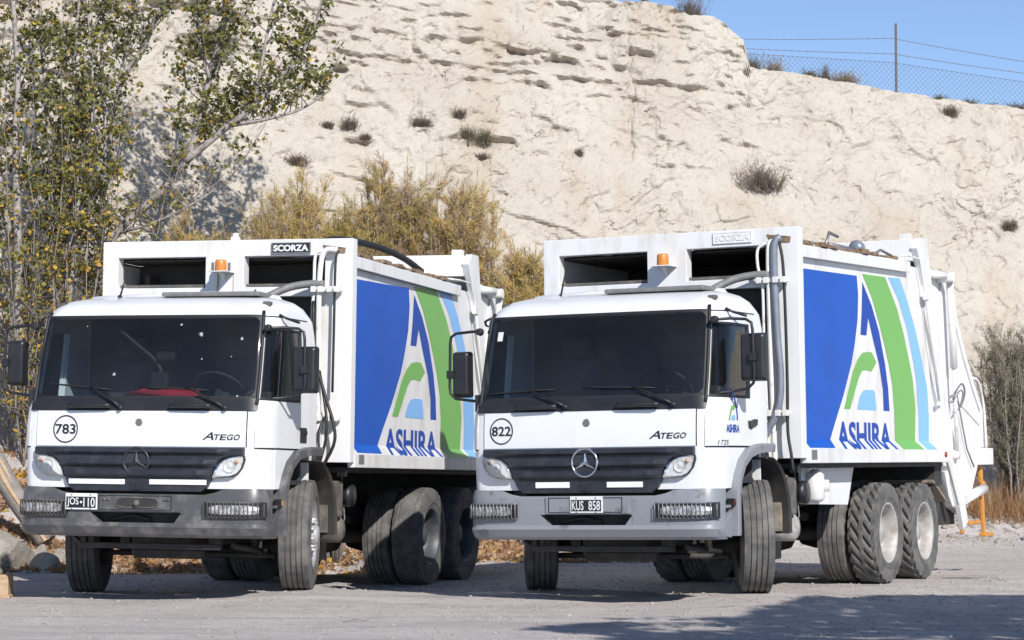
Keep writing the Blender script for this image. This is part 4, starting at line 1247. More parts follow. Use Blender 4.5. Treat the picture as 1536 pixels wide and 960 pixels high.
def make_body(root, c):
    # bulkhead: one sheet with openings, thickened
    xs = [-1.283, -1.122, -0.97, -0.216, 0.178, 0.95, 0.992, 1.268]
    zs = [1.25, 1.70, 2.805, 2.896, 3.188, 3.345]
    k = MB(); n = len(xs)
    vs = [(x, 0.55, z) for z in zs for x in xs]; fs = []
    for j in range(len(zs) - 1):
        for i in range(n - 1):
            xm = (xs[i] + xs[i + 1]) / 2; zm = (zs[j] + zs[j + 1]) / 2
            if 2.896 < zm < 3.188 and (-1.122 < xm < -0.216 or 0.178 < xm < 0.992): continue
            if 1.70 < zm < 2.805 and -0.97 < xm < 0.95: continue
            fs.append((j * n + i, j * n + i + 1, (j + 1) * n + i + 1, (j + 1) * n + i))
    k.add(vs, fs)
    bh = k.build('bulkhead', M['body_white'], root, solid=0.125, bevel=0.006)
    k = MB()
    for x0, x1 in ((-1.122, -0.216), (0.178, 0.992)):
        k.box(x0 + 0.002, x1 - 0.002, 0.60, 0.612, 2.905, 2.93)
    k.build('opening_bar', M['dusty_dark'], bh)
    # dark hopper seen through the openings
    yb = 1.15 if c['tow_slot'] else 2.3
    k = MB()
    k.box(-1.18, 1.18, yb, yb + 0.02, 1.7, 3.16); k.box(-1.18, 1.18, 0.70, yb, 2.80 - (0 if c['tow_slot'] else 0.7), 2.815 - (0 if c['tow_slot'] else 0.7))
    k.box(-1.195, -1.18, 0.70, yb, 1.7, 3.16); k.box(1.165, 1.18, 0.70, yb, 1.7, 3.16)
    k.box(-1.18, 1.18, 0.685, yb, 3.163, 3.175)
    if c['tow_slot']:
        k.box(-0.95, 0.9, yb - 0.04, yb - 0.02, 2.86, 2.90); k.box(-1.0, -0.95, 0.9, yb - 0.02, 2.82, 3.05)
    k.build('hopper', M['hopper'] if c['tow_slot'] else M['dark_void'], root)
    k = MB(); k.box(-0.96, 0.94, 0.685, 0.70, 1.3, 2.80)
    k.tube([(0.3, 0.45, 2.75), (0.34, 0.45, 1.8)], 0.04, 8); k.tube([(0.62, 0.5, 2.75), (0.60, 0.45, 1.8)], 0.03, 8); k.box(0.15, 0.9, 0.40, 0.48, 2.22, 2.30)
    k.build('lower_bulkhead', M['chassis'], root)
    # the packer body: flanks, floor, roof
    rr = c['rail_rise']
    for sg in (-1, 1):
        k = MB()
        prof = [(1.33, flank_x(1.33)), (1.425, XP), (3.14, XP), (3.16, XP)]
        ys = [0.675, 1.6, 2.6, 3.6, 4.45, 5.02]
        vs = []
        for q, y in enumerate(ys):
            for z, x in prof:
                yy = y if q < len(ys) - 1 else 5.10 - (z - 1.35) * 0.30
                if q == len(ys) - 2: yy = 4.3
                vs.append((sg * x, yy, z + (rr if z > 3 else 0)))
        fs = [(a * 4 + b, (a + 1) * 4 + b, (a + 1) * 4 + b + 1, a * 4 + b + 1) for a in range(len(ys) - 1) for b in range(3)]
        if sg < 0: fs = [f[::-1] for f in fs]
        k.add(vs, fs)
        flank = k.build('side_panel', M['body_white'], root, solid=0.02)
        def on(y, z): return (sg * (flank_x(z) + 0.003), y, z)
        for nm, poly, m_ in (('blue_field', LIV_BLUE, 'blue'), ('green_band', LIV_GREEN, 'green'), ('light_blue_band', LIV_LB, 'lightblue'), ('letter_emblem', LIV_A, 'navy'), ('arrow_emblem', LIV_ARROW, 'green'), ('window_emblem', LIV_TRAP, 'lightblue')):
            flat_decal(nm, [(0, poly, None)], on, M[m_], flank, cuts=(1.425,))
        if sg > 0:
            flat_decal('company_lettering', [text_polys('ASHIRA', 1.74, 3.40, 1.334, 1.60, 0, 0.028)], on, M['navy'], flank, cuts=(1.425,))
        else:
            flat_decal('company_lettering', [(0, [(5.14 - p[0], p[1]) for p in text_polys('ASHIRA', 1.74, 3.40, 1.334, 1.60, 0, 0.028)[1]], text_polys('ASHIRA', 1.74, 3.40, 1.334, 1.60, 0, 0.028)[2])], on, M['navy'], flank, cuts=(1.425,))
        k = MB(); k.box(sg * 1.238 - 0.037, sg * 1.238 + 0.037, 0.677, 5.15, 1.205, 1.327)
        rail = k.build('lower_rail', M['body_white'], root, bevel=0.006)
        k = MB(); k.box(sg * 1.275 - 0.006, sg * 1.275 + 0.006, 0.78, 0.92, 1.24, 1.325); k.build('grey_reflector', M['hose'], rail)
        k = MB(); k.lathe([(0.0, 0.03), (0.02, 0.028), (0.026, 0.0)] if sg > 0 else [(0.0, 0.03), (-0.02, 0.028), (-0.026, 0.0)], 14, (sg * 1.27, 5.02, 1.285), 0); k.build('side_lamp', M['redlens'], rail)
        # overhanging top rail
        k = MB()
        y0, y1 = 0.677, 4.0
        sec = [(1.205, 3.085), (1.252, 3.078), (1.252, 3.19), (1.205, 3.20)]
        vs = [(sg * x, y, z + (0 if y == y0 else rr)) for y in (y0, y1) for x, z in sec]
        fs = [(0, 1, 5, 4), (1, 2, 6, 5), (2, 3, 7, 6), (3, 0, 4, 7), (3, 2, 1, 0), (4, 5, 6, 7)]
        if sg < 0: fs = [f[::-1] for f in fs]
        k.add(vs, fs); k.build('top_rail', M['body_white'], root, bevel=0.006)
        # raking rear post
        k = MB(); k.prism([(4.27, 3.43), (4.40, 3.545), (4.64, 3.55), (5.29, 1.20), (5.02, 1.353), (4.55, 3.05)], 0, sg * 1.17, sg * 1.245)
        post = k.build('rear_post', M['body_white'], root, bevel=0.008)
        k = MB()
        k.tube([(sg * 1.22, 3.7, 3.24 + rr), (sg * 1.24, 4.0, 3.25 + rr), (sg * 1.262, 4.28, 3.24 + rr), (sg * 1.262, 4.40, 3.12), (sg * 1.262, 4.47, 2.95), (sg * 1.262, 4.86, 1.85)], 0.011, 6)
        k.tube([(sg * 1.262, 4.52, 2.95), (sg * 1.262, 4.90, 1.85)], 0.008, 5)
        k.box(sg * 1.262 - 0.02, sg * 1.262 + 0.02, 4.44, 4.55, 2.90, 2.98); k.box(sg * 1.262 - 0.015, sg * 1.262 + 0.015, 4.84, 4.94, 1.80, 1.84)
        k.build('post_pipe', M['pipe_white'], post)
        k = MB(); k.prism([(5.28, 1.20), (5.50, 1.20), (5.74, 0.74), (5.66, 0.74)], 0, sg * 1.20, sg * 1.23); k.build('rear_skirt', M['body_white'], root, bevel=0.004)
        if c['skirt']:
            k = MB(); k.prism([(1.12, 1.20), (2.66, 1.20), (2.44, 0.80), (1.12, 0.83)], 0, sg * 1.02, sg * 1.05)
            sk = k.build('side_skirt', M['body_white'], root, bevel=0.004)
            k = MB(); k.lathe([(-0.16, 0.0), (-0.15, 0.06), (-0.12, 0.085), (0.10, 0.085), (0.13, 0.05), (0.15, 0.03), (0.15, 0.0)], 16, (sg * 1.12, 1.30, 1.0), 2)
            k.lathe([(-0.05, 0.0), (-0.05, 0.05), (0.06, 0.05), (0.06, 0.0)], 12, (sg * 1.15, 1.46, 0.99), 2); k.box(sg * 1.10 - .03, sg * 1.10 + .03, 1.3, 1.5, 0.88, 0.93)
            k.build('filter_canister', M['pipe_white'], sk)
    k = MB(); k.box(-1.19, 1.19, 0.677, 5.0, 1.16, 1.204); k.box(-1.16, 1.16, 5.0, 5.25, 0.95, 1.204); k.build('body_floor', M['chassis'], root)
    k = MB(); nx, ny = 14, 40
    vs = []
    for j in range(ny + 1):
        for i in range(nx + 1):
            x = -1.19 + 2.38 * i / nx; y = 0.677 + 3.75 * j / ny
            vs.append((x, y, 3.175 + rr * j / ny + (0.045 * random.random() if 0 < i < nx else 0.0)))
    k.add(vs, [(j * (nx + 1) + i, j * (nx + 1) + i + 1, (j + 1) * (nx + 1) + i + 1, (j + 1) * (nx + 1) + i) for j in range(ny) for i in range(nx)])
    roof = k.build('body_roof', M['steel_mud'], root)
    k = MB()
    rg = random.Random(4 if c['tow_slot'] else 9)
    for q in range(60):            # rubbish and mud caught along the roof edge
        y = rg.uniform(0.8, 3.7); x = 1.15 + rg.uniform(0, 0.09); s_ = rg.uniform(0.012, 0.035)
        z = 3.205 + rr * (y - 0.677) / 3.4
        k.box(x - s_ * 1.4, x + s_, y - 2.5 * s_, y + 2.5 * s_, z - 0.01, z + s_ * rg.uniform(0.5, 1.3))
    tag(k.build('roof_debris', M['rust'], roof, bevel=0.006), kind='stuff')
    if c['tow_slot']:
        k = MB(); k.tube(spline([(0.6, 0.7, 3.25), (0.75, 1.4, 3.42), (0.9, 2.1, 3.43), (1.02, 2.7, 3.36), (1.10, 3.1, 3.25)], 5), 0.034, 8); k.build('roof_hose', M['hose_black'], roof)
    else:
        k = MB()
        k.tube([(1.05, 1.9, 3.25), (1.05, 2.05, 3.42), (1.05, 2.30, 3.40)], 0.016, 6); k.tube([(1.0, 2.1, 3.30), (1.06, 2.75, 3.28)], 0.042, 10)
        k.tube([(1.05, 1.0, 3.28), (1.08, 1.8, 3.27), (1.1, 2.6, 3.26), (1.14, 3.2, 3.27)], 0.018, 6)
        k.tube([(1.12, 0.9, 3.25), (1.14, 2.0, 3.24), (1.16, 3.0, 3.26), (1.16, 3.3, 3.34), (1.18, 3.6, 3.30)], 0.014, 6)
        rk = k.build('roof_pipe', M['grey_metal'], roof)
        k = MB(); k.lathe([(0.09, 0.0), (0.08, 0.04), (0.03, 0.075), (-0.03, 0.08), (-0.07, 0.045), (-0.07, 0)], 16, (1.02, 2.98, 3.34), 1); k.build('roof_horn', M['hose_blue'], roof)
    # cross beam at the rear of the roof
    k = MB(); k.box(-1.17, 1.17, 4.30, 4.60, 3.30, 3.53); k.box(-1.17, 1.17, 3.9, 4.30, 3.235, 3.25); k.box(1.0, 1.12, 4.42, 4.52, 3.53, 3.60); k.build('roof_beam', M['body_white'], root, bevel=0.01)
    make_tailgate(root, c)
    # fittings on the bulkhead
    k = MB(); x0, x1, z0, z1 = c['badge_at']
    k.box(x0, x1, 0.538, 0.549, z0, z1)
    nb = k.build('name_badge', M['hose'] if c['tow_slot'] else M['body_white'], bh, bevel=0.003)
    k = MB()
    for a in ((x0, x1, z1 - 0.008, z1), (x0, x1, z0, z0 + 0.008), (x0, x0 + 0.008, z0 + .008, z1 - .008), (x1 - 0.008, x1, z0 + .008, z1 - .008)): k.box(a[0], a[1], 0.532 if c['tow_slot'] else 0.5355, 0.5375, a[2], a[3])
    k.build('badge_border', M['grey_metal'] if c['tow_slot'] else M['body_white'], nb)
    if c['tow_slot']:
        k = MB(); k.box(x0 + .012, x1 - .012, 0.5365, 0.5375, z0 + .012, z1 - .012); k.build('badge_field', M['plastic'], nb)
    o_ = flat_decal('badge_lettering', [text_polys('SCORZA', x0 + 0.022, x1 - 0.022, z0 + 0.022, z1 - 0.022, 0, 0.035)], lambda u, v: (u, 0.5345, v), M['reflector'] if c['tow_slot'] else M['body_white'], nb)
    sm = o_.modifiers.new('solid', 'SOLIDIFY'); sm.thickness = 0.006 if c['tow_slot'] else 0.002; sm.offset = 0
    k = MB(); k.prism([(0.97, 3.285), (1.20, 3.255), (1.19, 3.205), (1.01, 3.215)], 1, 0.540, 0.5485); k.build('pipe_port', M['rust'], bh)
    k = MB(); k.box(-0.105, 0.085, 0.345, 0.549, 3.030, 3.038); k.prism([(0.36, 3.0295), (0.549, 3.0295), (0.549, 2.95)], 0, -0.02, -0.012)
    br = k.build('beacon_bracket', M['body_white'], bh)
    k = MB(); k.lathe([(0.0, 0.05), (0.012, 0.056), (0.095, 0.054), (0.108, 0.046), (0.112, 0.0)], 20, (-0.005, 0.42, 3.038), 2); k.build('beacon', M['amber'], br)
    if c['tow_slot']:
        flat_decal('small_numerals', [text_polys('1', -0.155, -0.125, 3.055, 3.135, 0, 0.02), text_polys('1', 0.012, 0.042, 3.05, 3.13, 0, 0.02)], lambda u, v: (u, 0.5455, v), M['hose'], bh)
        for x_, w_, z_ in ((-0.088, 0.010, 2.80), (-0.075, 0.005, 2.9), (0.072, 0.006, 2.84)):
            k = MB(); k.box(x_ - w_ / 2, x_ + w_ / 2, 0.5455, 0.5485, z_, 3.028); k.build('rust_streak', M['streak'], bh)
        k = MB(); k.box(0.03, 0.10, 0.57, 0.63, 3.345, 3.38); k.lathe([(0.0, 0.03), (0.03, 0.03), (0.04, 0.0)], 10, (0.065, 0.6, 3.38), 2); k.build('lifting_lug', M['body_white'], bh)
    k = MB()
    k.tube(spline([(0.42, 0.05, 2.66), (0.52, 0.22, 2.76), (0.70, 0.36, 2.87), (0.88, 0.44, 2.91), (1.02, 0.46, 2.91)], 5), 0.036, 10)
    k.build('air_hose', M['hose'], bh)
    for name, pth, r, m_ in c['pipes']:
        k = MB(); k.tube(spline(pth, 4), r, 8); k.build(name, M[m_], bh)
    for z in (2.86, 1.66):
        k = MB()
        k.box(0.90, 1.19, 0.44, 0.52, z - 0.02, z + 0.015)
        for x in (0.93, 1.0, 1.09, 1.16): k.box(x - 0.025, x + 0.025, 0.40, 0.45, z - 0.03, z + 0.025)
        k.build('pipe_clamp', M['pipe_white'], bh, bevel=0.005)

def make_tailgate(root, c):
    k = MB()
    k.prism([(4.645, 3.42), (5.1, 3.30), (5.63, 3.26), (5.98, 3.12), (6.11, 2.74), (6.38, 2.40), (6.70, 2.08), (7.02, 1.80), (7.05, 1.37), (6.75, 0.98), (6.30, 0.62), (5.9, 0.72), (5.31, 1.19)], 0, -1.09, 1.09)
    tg = k.build('tailgate', M['body_white'], root, bevel=0.01)
    for sg in (-1, 1):
        k = MB()
        k.prism([(4.66, 3.45), (4.86, 3.45), (5.36, 2.3), (6.28, 0.55), (6.10, 0.46), (5.78, 1.02), (5.82, 1.16), (5.34, 1.16)], 0, sg * 1.092, sg * 1.15)
        k.prism([(5.60, 3.22), (5.97, 3.10), (6.10, 2.75), (6.37, 2.41), (6.69, 2.09), (7.01, 1.80), (7.03, 1.36), (6.40, 0.70), (6.0, 0.95), (5.34, 2.42)], 0, sg * 1.0905, sg * 1.115)
        k.prism([(5.98, 3.11), (6.11, 2.75), (6.38, 2.41), (6.70, 2.09), (7.02, 1.80), (7.03, 1.37), (6.95, 1.37), (6.94, 1.77), (6.64, 2.03), (6.31, 2.36), (6.02, 2.72), (5.90, 3.08)], 0, sg * 1.1155, sg * 1.135)
        k.prism([(6.15, 1.90), (6.93, 1.66), (6.93, 1.61), (6.15, 1.84)], 0, sg * 1.1155, sg * 1.127)
        k.build('tailgate_rib', M['body_white'], tg, bevel=0.005)
    k = MB(); k.box(-1.16, 1.16, 6.80, 7.34, 1.17, 1.36); k.build('loading_sill', M['body_white'], tg, bevel=0.01)
    for sg in (-1, 1):
        k = MB(); k.tube([(sg * 1.21, 5.56, 3.16), (sg * 1.21, 5.60, 2.75), (sg * 1.21, 5.64, 2.22)], 0.040, 12)
        k.tube([(sg * 1.21, 5.64, 2.22), (sg * 1.19, 5.76, 1.30)], 0.022, 10); k.tube([(sg * 1.08, 5.48, 3.20), (sg * 1.28, 5.48, 3.20)], 0.055, 10)
        k.lathe([(-0.04, 0.0), (-0.04, 0.07), (0.04, 0.045), (0.04, 0.0)], 14, (sg * 1.17, 5.77, 1.28), 0); k.tube([(sg * 1.1, 5.1, 3.22), (sg * 1.2, 5.46, 3.22)], 0.045, 8)
        k.build('lift_cylinder', M['pipe_white'], tg)
        k = MB(); k.tube(spline([(sg * 1.1, 6.62, 2.13), (sg * 1.12, 6.80, 2.14), (sg * 1.12, 6.97, 2.05), (sg * 1.12, 7.10, 1.85), (sg * 1.12, 7.15, 1.60), (sg * 1.12, 7.18, 1.36)], 4), 0.019, 8)
        k.build('handrail', M['pipe_white'], tg)
        k = MB(); k.tube([(sg * 1.13, 6.20, 0.79), (sg * 1.13, 7.0, 0.90)], 0.058, 12); k.build('bin_lift_cylinder', M['pipe_white'], tg)
        k = MB()
        k.tube(spline([(sg * 1.2, 5.60, 1.88), (sg * 1.26, 5.64, 2.02), (sg * 1.26, 5.80, 2.05), (sg * 1.25, 5.90, 1.95), (sg * 1.23, 5.82, 1.82), (sg * 1.2, 5.68, 1.74)], 5), 0.010, 6)
        k.tube(spline([(sg * 1.2, 5.62, 1.86), (sg * 1.25, 5.72, 1.98), (sg * 1.25, 5.83, 1.94), (sg * 1.22, 5.78, 1.80)], 5), 0.008, 6)
        k.tube([(sg * 1.15, 5.9, 2.0), (sg * 1.145, 6.3, 1.35), (sg * 1.15, 6.55, 1.15)], 0.009, 5)
        k.build('hydraulic_hose', M['hose'], tg)
        if sg > 0 and not c['tow_slot']:
            k = MB(); k.prism([(7.03, 1.165), (7.13, 1.165), (7.20, 0.38), (7.15, 0.38)], 0, sg * 1.05, sg * 1.09)
            k.box(sg * 1.03, sg * 1.11, 7.12, 7.46, 0.355, 0.40); k.box(sg * 0.94, sg * 0.98, 6.66, 6.72, 0.40, 0.60); k.box(sg * 0.94, sg * 1.05, 6.72, 7.14, 0.50, 0.54)
            k.lathe([(-0.02, 0.0), (-0.02, 0.07), (0.02, 0.07), (0.02, 0.0)], 12, (1.1, 7.08, 0.92), 0)
            ob = k.build('bin_lift_arm', M['orange'], tg, bevel=0.008)
    for sg in (-1, 1):
        k = MB(); k.prism([(4.95, 1.02), (5.42, 0.80), (5.42, 0.775), (4.95, 0.99)], 0, sg * 0.60, sg * 1.16); k.build('mud_shield', M['mud'], root)
    k = MB(); k.box(-1.0, 1.0, 5.45, 6.25, 0.52, 1.05); k.build('sump', M['chassis'], tg)

def make_roof_kit(root, c):
    k = MB(); k.box(-0.08, 0.86, -0.75, -0.25, 2.712, 2.752); k.build('roof_hatch', M['hose'], root, bevel=0.015)
    for sg in (-1, 1):
        k = MB(); k.box(sg * 0.985 - 0.03, sg * 0.985 + 0.045, -0.90, -0.83, 2.575, 2.65); k.build('roof_lamp', M['dusty_dark'], root, bevel=0.012)
    for x, y, h in c['antennas']:
        k = MB(); k.tube([(x, y, 2.70), (x + 0.04, y + 0.07, 2.70 + h)], [0.010, 0.006], 6); k.lathe([(0, 0.025), (0.02, 0.018), (0.03, 0.0)], 8, (x, y, 2.70), 2); k.build('antenna', M['rubber_black'], root)

CFG = {
 'A': dict(label='white garbage truck numbered 783 with scuffed dark bumper, on the left', num='783', plate=('JOS', '110'), plate_at=(-0.505, 0.877), plate_dot=True, star='dark',
           bumper='bumper_dark', strips=[(-0.645, -0.112, 1.030, 1.074), (0.122, 0.655, 1.032, 1.076)], tow_slot=True, door_logo=False, rear_tyre='worn', rear_rim='rim_dark',
           skirt=False, rail_rise=-0.02, num_at=(-0.703, 1.508, 0.122), model_at=(0.615, 0.945, 1.448), handle=(-0.42, 1.48), mirror_dz=(0.01, -0.05), logo_box=None, sticker=False,
           chips=[(0.30, 2.43, .018), (0.50, 2.34, .028), (0.88, 2.30, .020), (-0.28, 1.985, .024), (0.53, 2.12, .012), (0.80, 2.14, .008), (-0.62, 2.42, .008), (0.88, 1.80, .014)],
           wipers=[((-0.17, 1.69), (-0.50, 1.885), (-0.93, 1.905), (-0.30, 1.85)), ((0.80, 1.69), (0.41, 1.87), (-0.03, 1.875), (0.63, 1.845))],
           badge_at=(0.457, 0.85, 3.207, 3.312), antennas=[(-0.46, -0.80, 0.26), (0.62, -0.40, 0.10)],
           pipes=[('hydraulic_pipe', [(1.0, 0.47, 3.22), (0.93, 0.46, 3.18), (0.92, 0.46, 2.9), (0.90, 0.46, 2.4), (0.91, 0.46, 1.9), (0.91, 0.46, 1.2)], 0.016, 'pipe_white'),
                  ('hydraulic_pipe', [(1.14, 0.48, 3.23), (1.02, 0.47, 3.22), (0.98, 0.46, 3.05), (0.97, 0.46, 2.6), (0.98, 0.46, 1.9), (0.99, 0.46, 1.12)], 0.027, 'pipe_white'),
                  ('hydraulic_pipe', [(1.15, 0.48, 3.22), (1.13, 0.46, 3.1), (1.125, 0.46, 2.5), (1.12, 0.46, 1.9)], 0.013, 'hose_black'),
                  ('black_hose', [(0.93, 0.43, 2.75), (0.95, 0.40, 2.3), (1.06, 0.40, 1.9), (1.16, 0.40, 1.6), (1.16, 0.40, 1.4), (1.0, 0.40, 1.12)], 0.016, 'hose_black'),
                  ('black_hose', [(1.0, 0.43, 2.1), (1.06, 0.40, 1.85), (1.10, 0.38, 1.6), (1.08, 0.38, 1.4), (1.0, 0.40, 1.15)], 0.014, 'hose_black'),
                  ('black_hose', [(0.92, 0.43, 1.66), (0.86, 0.38, 1.5), (0.87, 0.38, 1.32), (0.96, 0.4, 1.2)], 0.012, 'hose_black'),
                  ('black_hose', [(1.05, 0.43, 1.66), (1.03, 0.36, 1.5), (1.03, 0.36, 1.3), (0.95, 0.38, 1.18), (1.08, 0.38, 1.08)], 0.013, 'hose_black'),
                  ('hose_coupling', [(0.92, 0.4, 1.09), (1.15, 0.4, 1.07)], 0.022, 'grey_metal')]),
 'B': dict(label='white garbage truck numbered 822 with painted grey bumper, on the right', num='822', plate=('KUS', '858'), plate_at=(0.015, 0.875), plate_dot=False, star='chrome',
           bumper='bumper_grey', strips=[(-0.475, -0.155, 1.018, 1.068), (0.195, 0.525, 1.018, 1.066)], tow_slot=False, door_logo=True, rear_tyre='lug', rear_rim='rim_white',
           skirt=True, rail_rise=0.075, num_at=(-0.815, 1.512, 0.115), model_at=(0.595, 0.915, 1.452), handle=(-0.46, 1.545), mirror_dz=(-0.065, 0.01), logo_box=(-1.02, -0.80, 1.575, 1.86), sticker=True, chips=None,
           wipers=[((-0.19, 1.70), (-0.55, 1.855), (-1.0, 1.83), (-0.32, 1.86)), ((0.80, 1.70), (0.42, 1.865), (-0.05, 1.87), (0.62, 1.85))],
           badge_at=(0.448, 0.826, 3.222, 3.325), antennas=[(-0.62, -0.50, 0.33)],
           pipes=[('hydraulic_pipe', [(0.98, 0.47, 3.20), (0.91, 0.46, 3.14), (0.91, 0.46, 2.98), (0.95, 0.46, 2.82), (0.955, 0.46, 2.3), (0.97, 0.46, 1.7), (0.985, 0.46, 1.15)], 0.014, 'pipe_white'),
                  ('hydraulic_pipe', [(1.05, 0.48, 3.22), (1.015, 0.46, 3.16), (1.01, 0.46, 2.8), (1.015, 0.46, 2.2), (1.03, 0.46, 1.5), (1.04, 0.46, 1.12)], 0.022, 'pipe_white'),
                  ('silver_hose', [(1.12, 0.48, 3.25), (1.075, 0.45, 3.18), (1.07, 0.45, 2.9), (1.085, 0.45, 2.4), (1.11, 0.45, 2.0), (1.09, 0.44, 1.72), (0.98, 0.42, 1.48), (0.88, 0.40, 1.32)], 0.036, 'hose_blue'),
                  ('black_hose', [(1.12, 0.46, 3.2), (1.15, 0.46, 3.0), (1.165, 0.46, 2.5), (1.17, 0.46, 1.9), (1.17, 0.45, 1.5), (1.20, 0.44, 1.3), (1.22, 0.44, 1.12)], 0.015, 'hose_black'),
                  ('black_hose', [(0.97, 0.44, 1.7), (0.96, 0.42, 1.45), (0.99, 0.42, 1.25), (1.0, 0.42, 1.1)], 0.014, 'hose_black'),
                  ('hose_coupling', [(0.90, 0.42, 1.04), (1.02, 0.42, 1.10), (1.16, 0.42, 1.06)], 0.040, 'dusty_dark')]),
}
for key in ('A', 'B'):
    c = dict(CFG[key]); c.update(TRUCKS[key])
    root = empty('garbage_truck')
    root.rotation_mode = 'YXZ'
    root.location = c['loc']; root.rotation_euler = (c['pitch'], c['roll'], -c['yaw'])
    tag(root, c['label'], 'garbage truck', 'garbage trucks parked side by side')
    make_cab(root, c); make_front(root, c); make_bumper(root, c); make_doors(root, c); make_mirrors(root, c)
    make_wipers(root, c); make_interior(root, c); make_wheels(root, c); make_chassis(root, c); make_fenders(root, c)
    make_body(root, c); make_roof_kit(root, c)
    if key == 'A':
        mw = truck_matrix('A')
        k = MB(); vs = []
        for j in range(7):
            for i in range(13):
                x = -0.22 + 0.62 * i / 12 + 0.02 * (j - 3) * (1 - 2 * i / 12); y = -1.11 + 0.30 * j / 6
                z = 1.81 + (0.045 if 2 <= j <= 5 else 0.012) * (0.4 + 0.6 * random.random()) + 0.05 * j / 6 - (0.025 if j == 0 else 0)
                vs.append(mw @ Vector((x, y, z)))
        k.add(vs, [(j * 13 + i, j * 13 + i + 1, (j + 1) * 13 + i + 1, (j + 1) * 13 + i) for j in range(6) for i in range(12)], 0, True)
        o = k.build('red_cloth', M['red_cloth'], None, solid=0.004)
        tag(o, 'folded red cloth lying on the dashboard behind the windscreen of truck 783', 'cloth')

# ------------------------------------------------------------------ vegetation
def leaf_mat(name, col, var_col):
    m, t, b = nodes_mat(name)
    L = t.links
    b.inputs['Roughness'].default_value = 0.55
    b.inputs['Specular IOR Level'].default_value = 0.3
    tc = t.nodes.new('ShaderNodeTexCoord')
    n = t.nodes.new('ShaderNodeTexNoise'); n.inputs['Scale'].default_value = 9.0
    L.new(tc.outputs['Object'], n.inputs['Vector'])
    mx = t.nodes.new('ShaderNodeMix'); mx.data_type = 'RGBA'
    mx.inputs[6].default_value = (*col, 1); mx.inputs[7].default_value = (*var_col, 1)
    r = t.nodes.new('ShaderNodeMapRange'); r.inputs['From Min'].default_value = 0.35; r.inputs['From Max'].default_value = 0.65
    L.new(n.outputs['Fac'], r.inputs['Value']); L.new(r.outputs[0], mx.inputs[0]); L.new(mx.outputs[2], b.inputs['Base Color'])
    tl = t.nodes.new('ShaderNodeBsdfTranslucent'); L.new(mx.outputs[2], tl.inputs[0])
    ms = t.nodes.new('ShaderNodeMixShader'); ms.inputs[0].default_value = 0.3
    L.new(b.outputs[0], ms.inputs[1]); L.new(tl.outputs[0], ms.inputs[2])
    L.new(ms.outputs[0], t.nodes['Material Output'].inputs[0])
    return m
M['leaf_green'] = leaf_mat('poplar_leaf_green', (0.15, 0.165, 0.05), (0.20, 0.195, 0.065))
M['leaf_dark'] = leaf_mat('poplar_leaf_dark', (0.125, 0.13, 0.05), (0.165, 0.16, 0.06))
M['leaf_lime'] = leaf_mat('poplar_leaf_lime', (0.24, 0.23, 0.045), (0.32, 0.27, 0.05))
M['leaf_yellow'] = leaf_mat('poplar_leaf_yellow', (0.60, 0.40, 0.06), (0.50, 0.27, 0.05))
M['bark'] = mat('pale_bark', (0.37, 0.335, 0.31), 0.9, var=0.9, var_col=(0.17, 0.145, 0.13), scale=9, thr=(0.45, 0.62), bump=0.25, bscale=30)
M['twig'] = mat('grey_twig', (0.27, 0.235, 0.215), 0.9, var=0.7, var_col=(0.13, 0.11, 0.10), scale=6)
M['tam_gold'] = leaf_mat('tamarisk_gold', (0.66, 0.47, 0.16), (0.57, 0.41, 0.14))
M['tam_olive'] = leaf_mat('tamarisk_olive', (0.42, 0.35, 0.12), (0.48, 0.38, 0.13))
M['tam_brown'] = leaf_mat('tamarisk_brown', (0.46, 0.33, 0.20), (0.40, 0.285, 0.18))
M['scrub_olive'] = leaf_mat('scrub_olive', (0.25, 0.24, 0.145), (0.30, 0.28, 0.17))
M['scrub_grey'] = leaf_mat('scrub_grey', (0.33, 0.27, 0.225), (0.25, 0.20, 0.17))
M['scrub_dark'] = leaf_mat('scrub_dark', (0.15, 0.12, 0.095), (0.20, 0.16, 0.125))
M['straw'] = leaf_mat('dry_straw', (0.47, 0.37, 0.23), (0.38, 0.28, 0.17))
M['rust_grass'] = leaf_mat('rusty_dry_grass', (0.38, 0.19, 0.075), (0.30, 0.155, 0.07))
M['litter_a'] = leaf_mat('dead_leaf_tan', (0.42, 0.25, 0.14), (0.34, 0.19, 0.10))
M['litter_b'] = leaf_mat('dead_leaf_pale', (0.55, 0.40, 0.27), (0.45, 0.32, 0.2))

def leaves(pts, size, rng, mi_fn, droop=0.3):
    """one folded rhombus per point -> verts, tris, material index"""
    n = len(pts)
    a = rng.uniform(0, 2 * PI, n); el = rng.normal(-droop, 0.5, n)
    d = np.stack([np.cos(a) * np.cos(el), np.sin(a) * np.cos(el), np.sin(el)], -1)
    up = rng.normal(0, 1, (n, 3)); s = np.cross(d, up); s /= np.linalg.norm(s, axis=1)[:, None] + 1e-9
    nr = np.cross(d, s)
    sz = size * rng.uniform(0.6, 1.25, n)[:, None]
    p0 = pts; p1 = pts + d * sz; mid = pts + d * sz * 0.45
    w_ = sz * rng.uniform(0.36, 0.5, n)[:, None]
    l = mid + s * w_ + nr * sz * 0.12; r = mid - s * w_ + nr * sz * 0.12
    V = np.stack([p0, r, p1, l], 1).reshape(-1, 3)
    b = np.arange(n) * 4
    F = np.concatenate([np.stack([b, b + 1, b + 2], -1), np.stack([b, b + 2, b + 3], -1)])
    mi = mi_fn(pts, rng); mi = np.concatenate([mi, mi])
    return V, F, mi
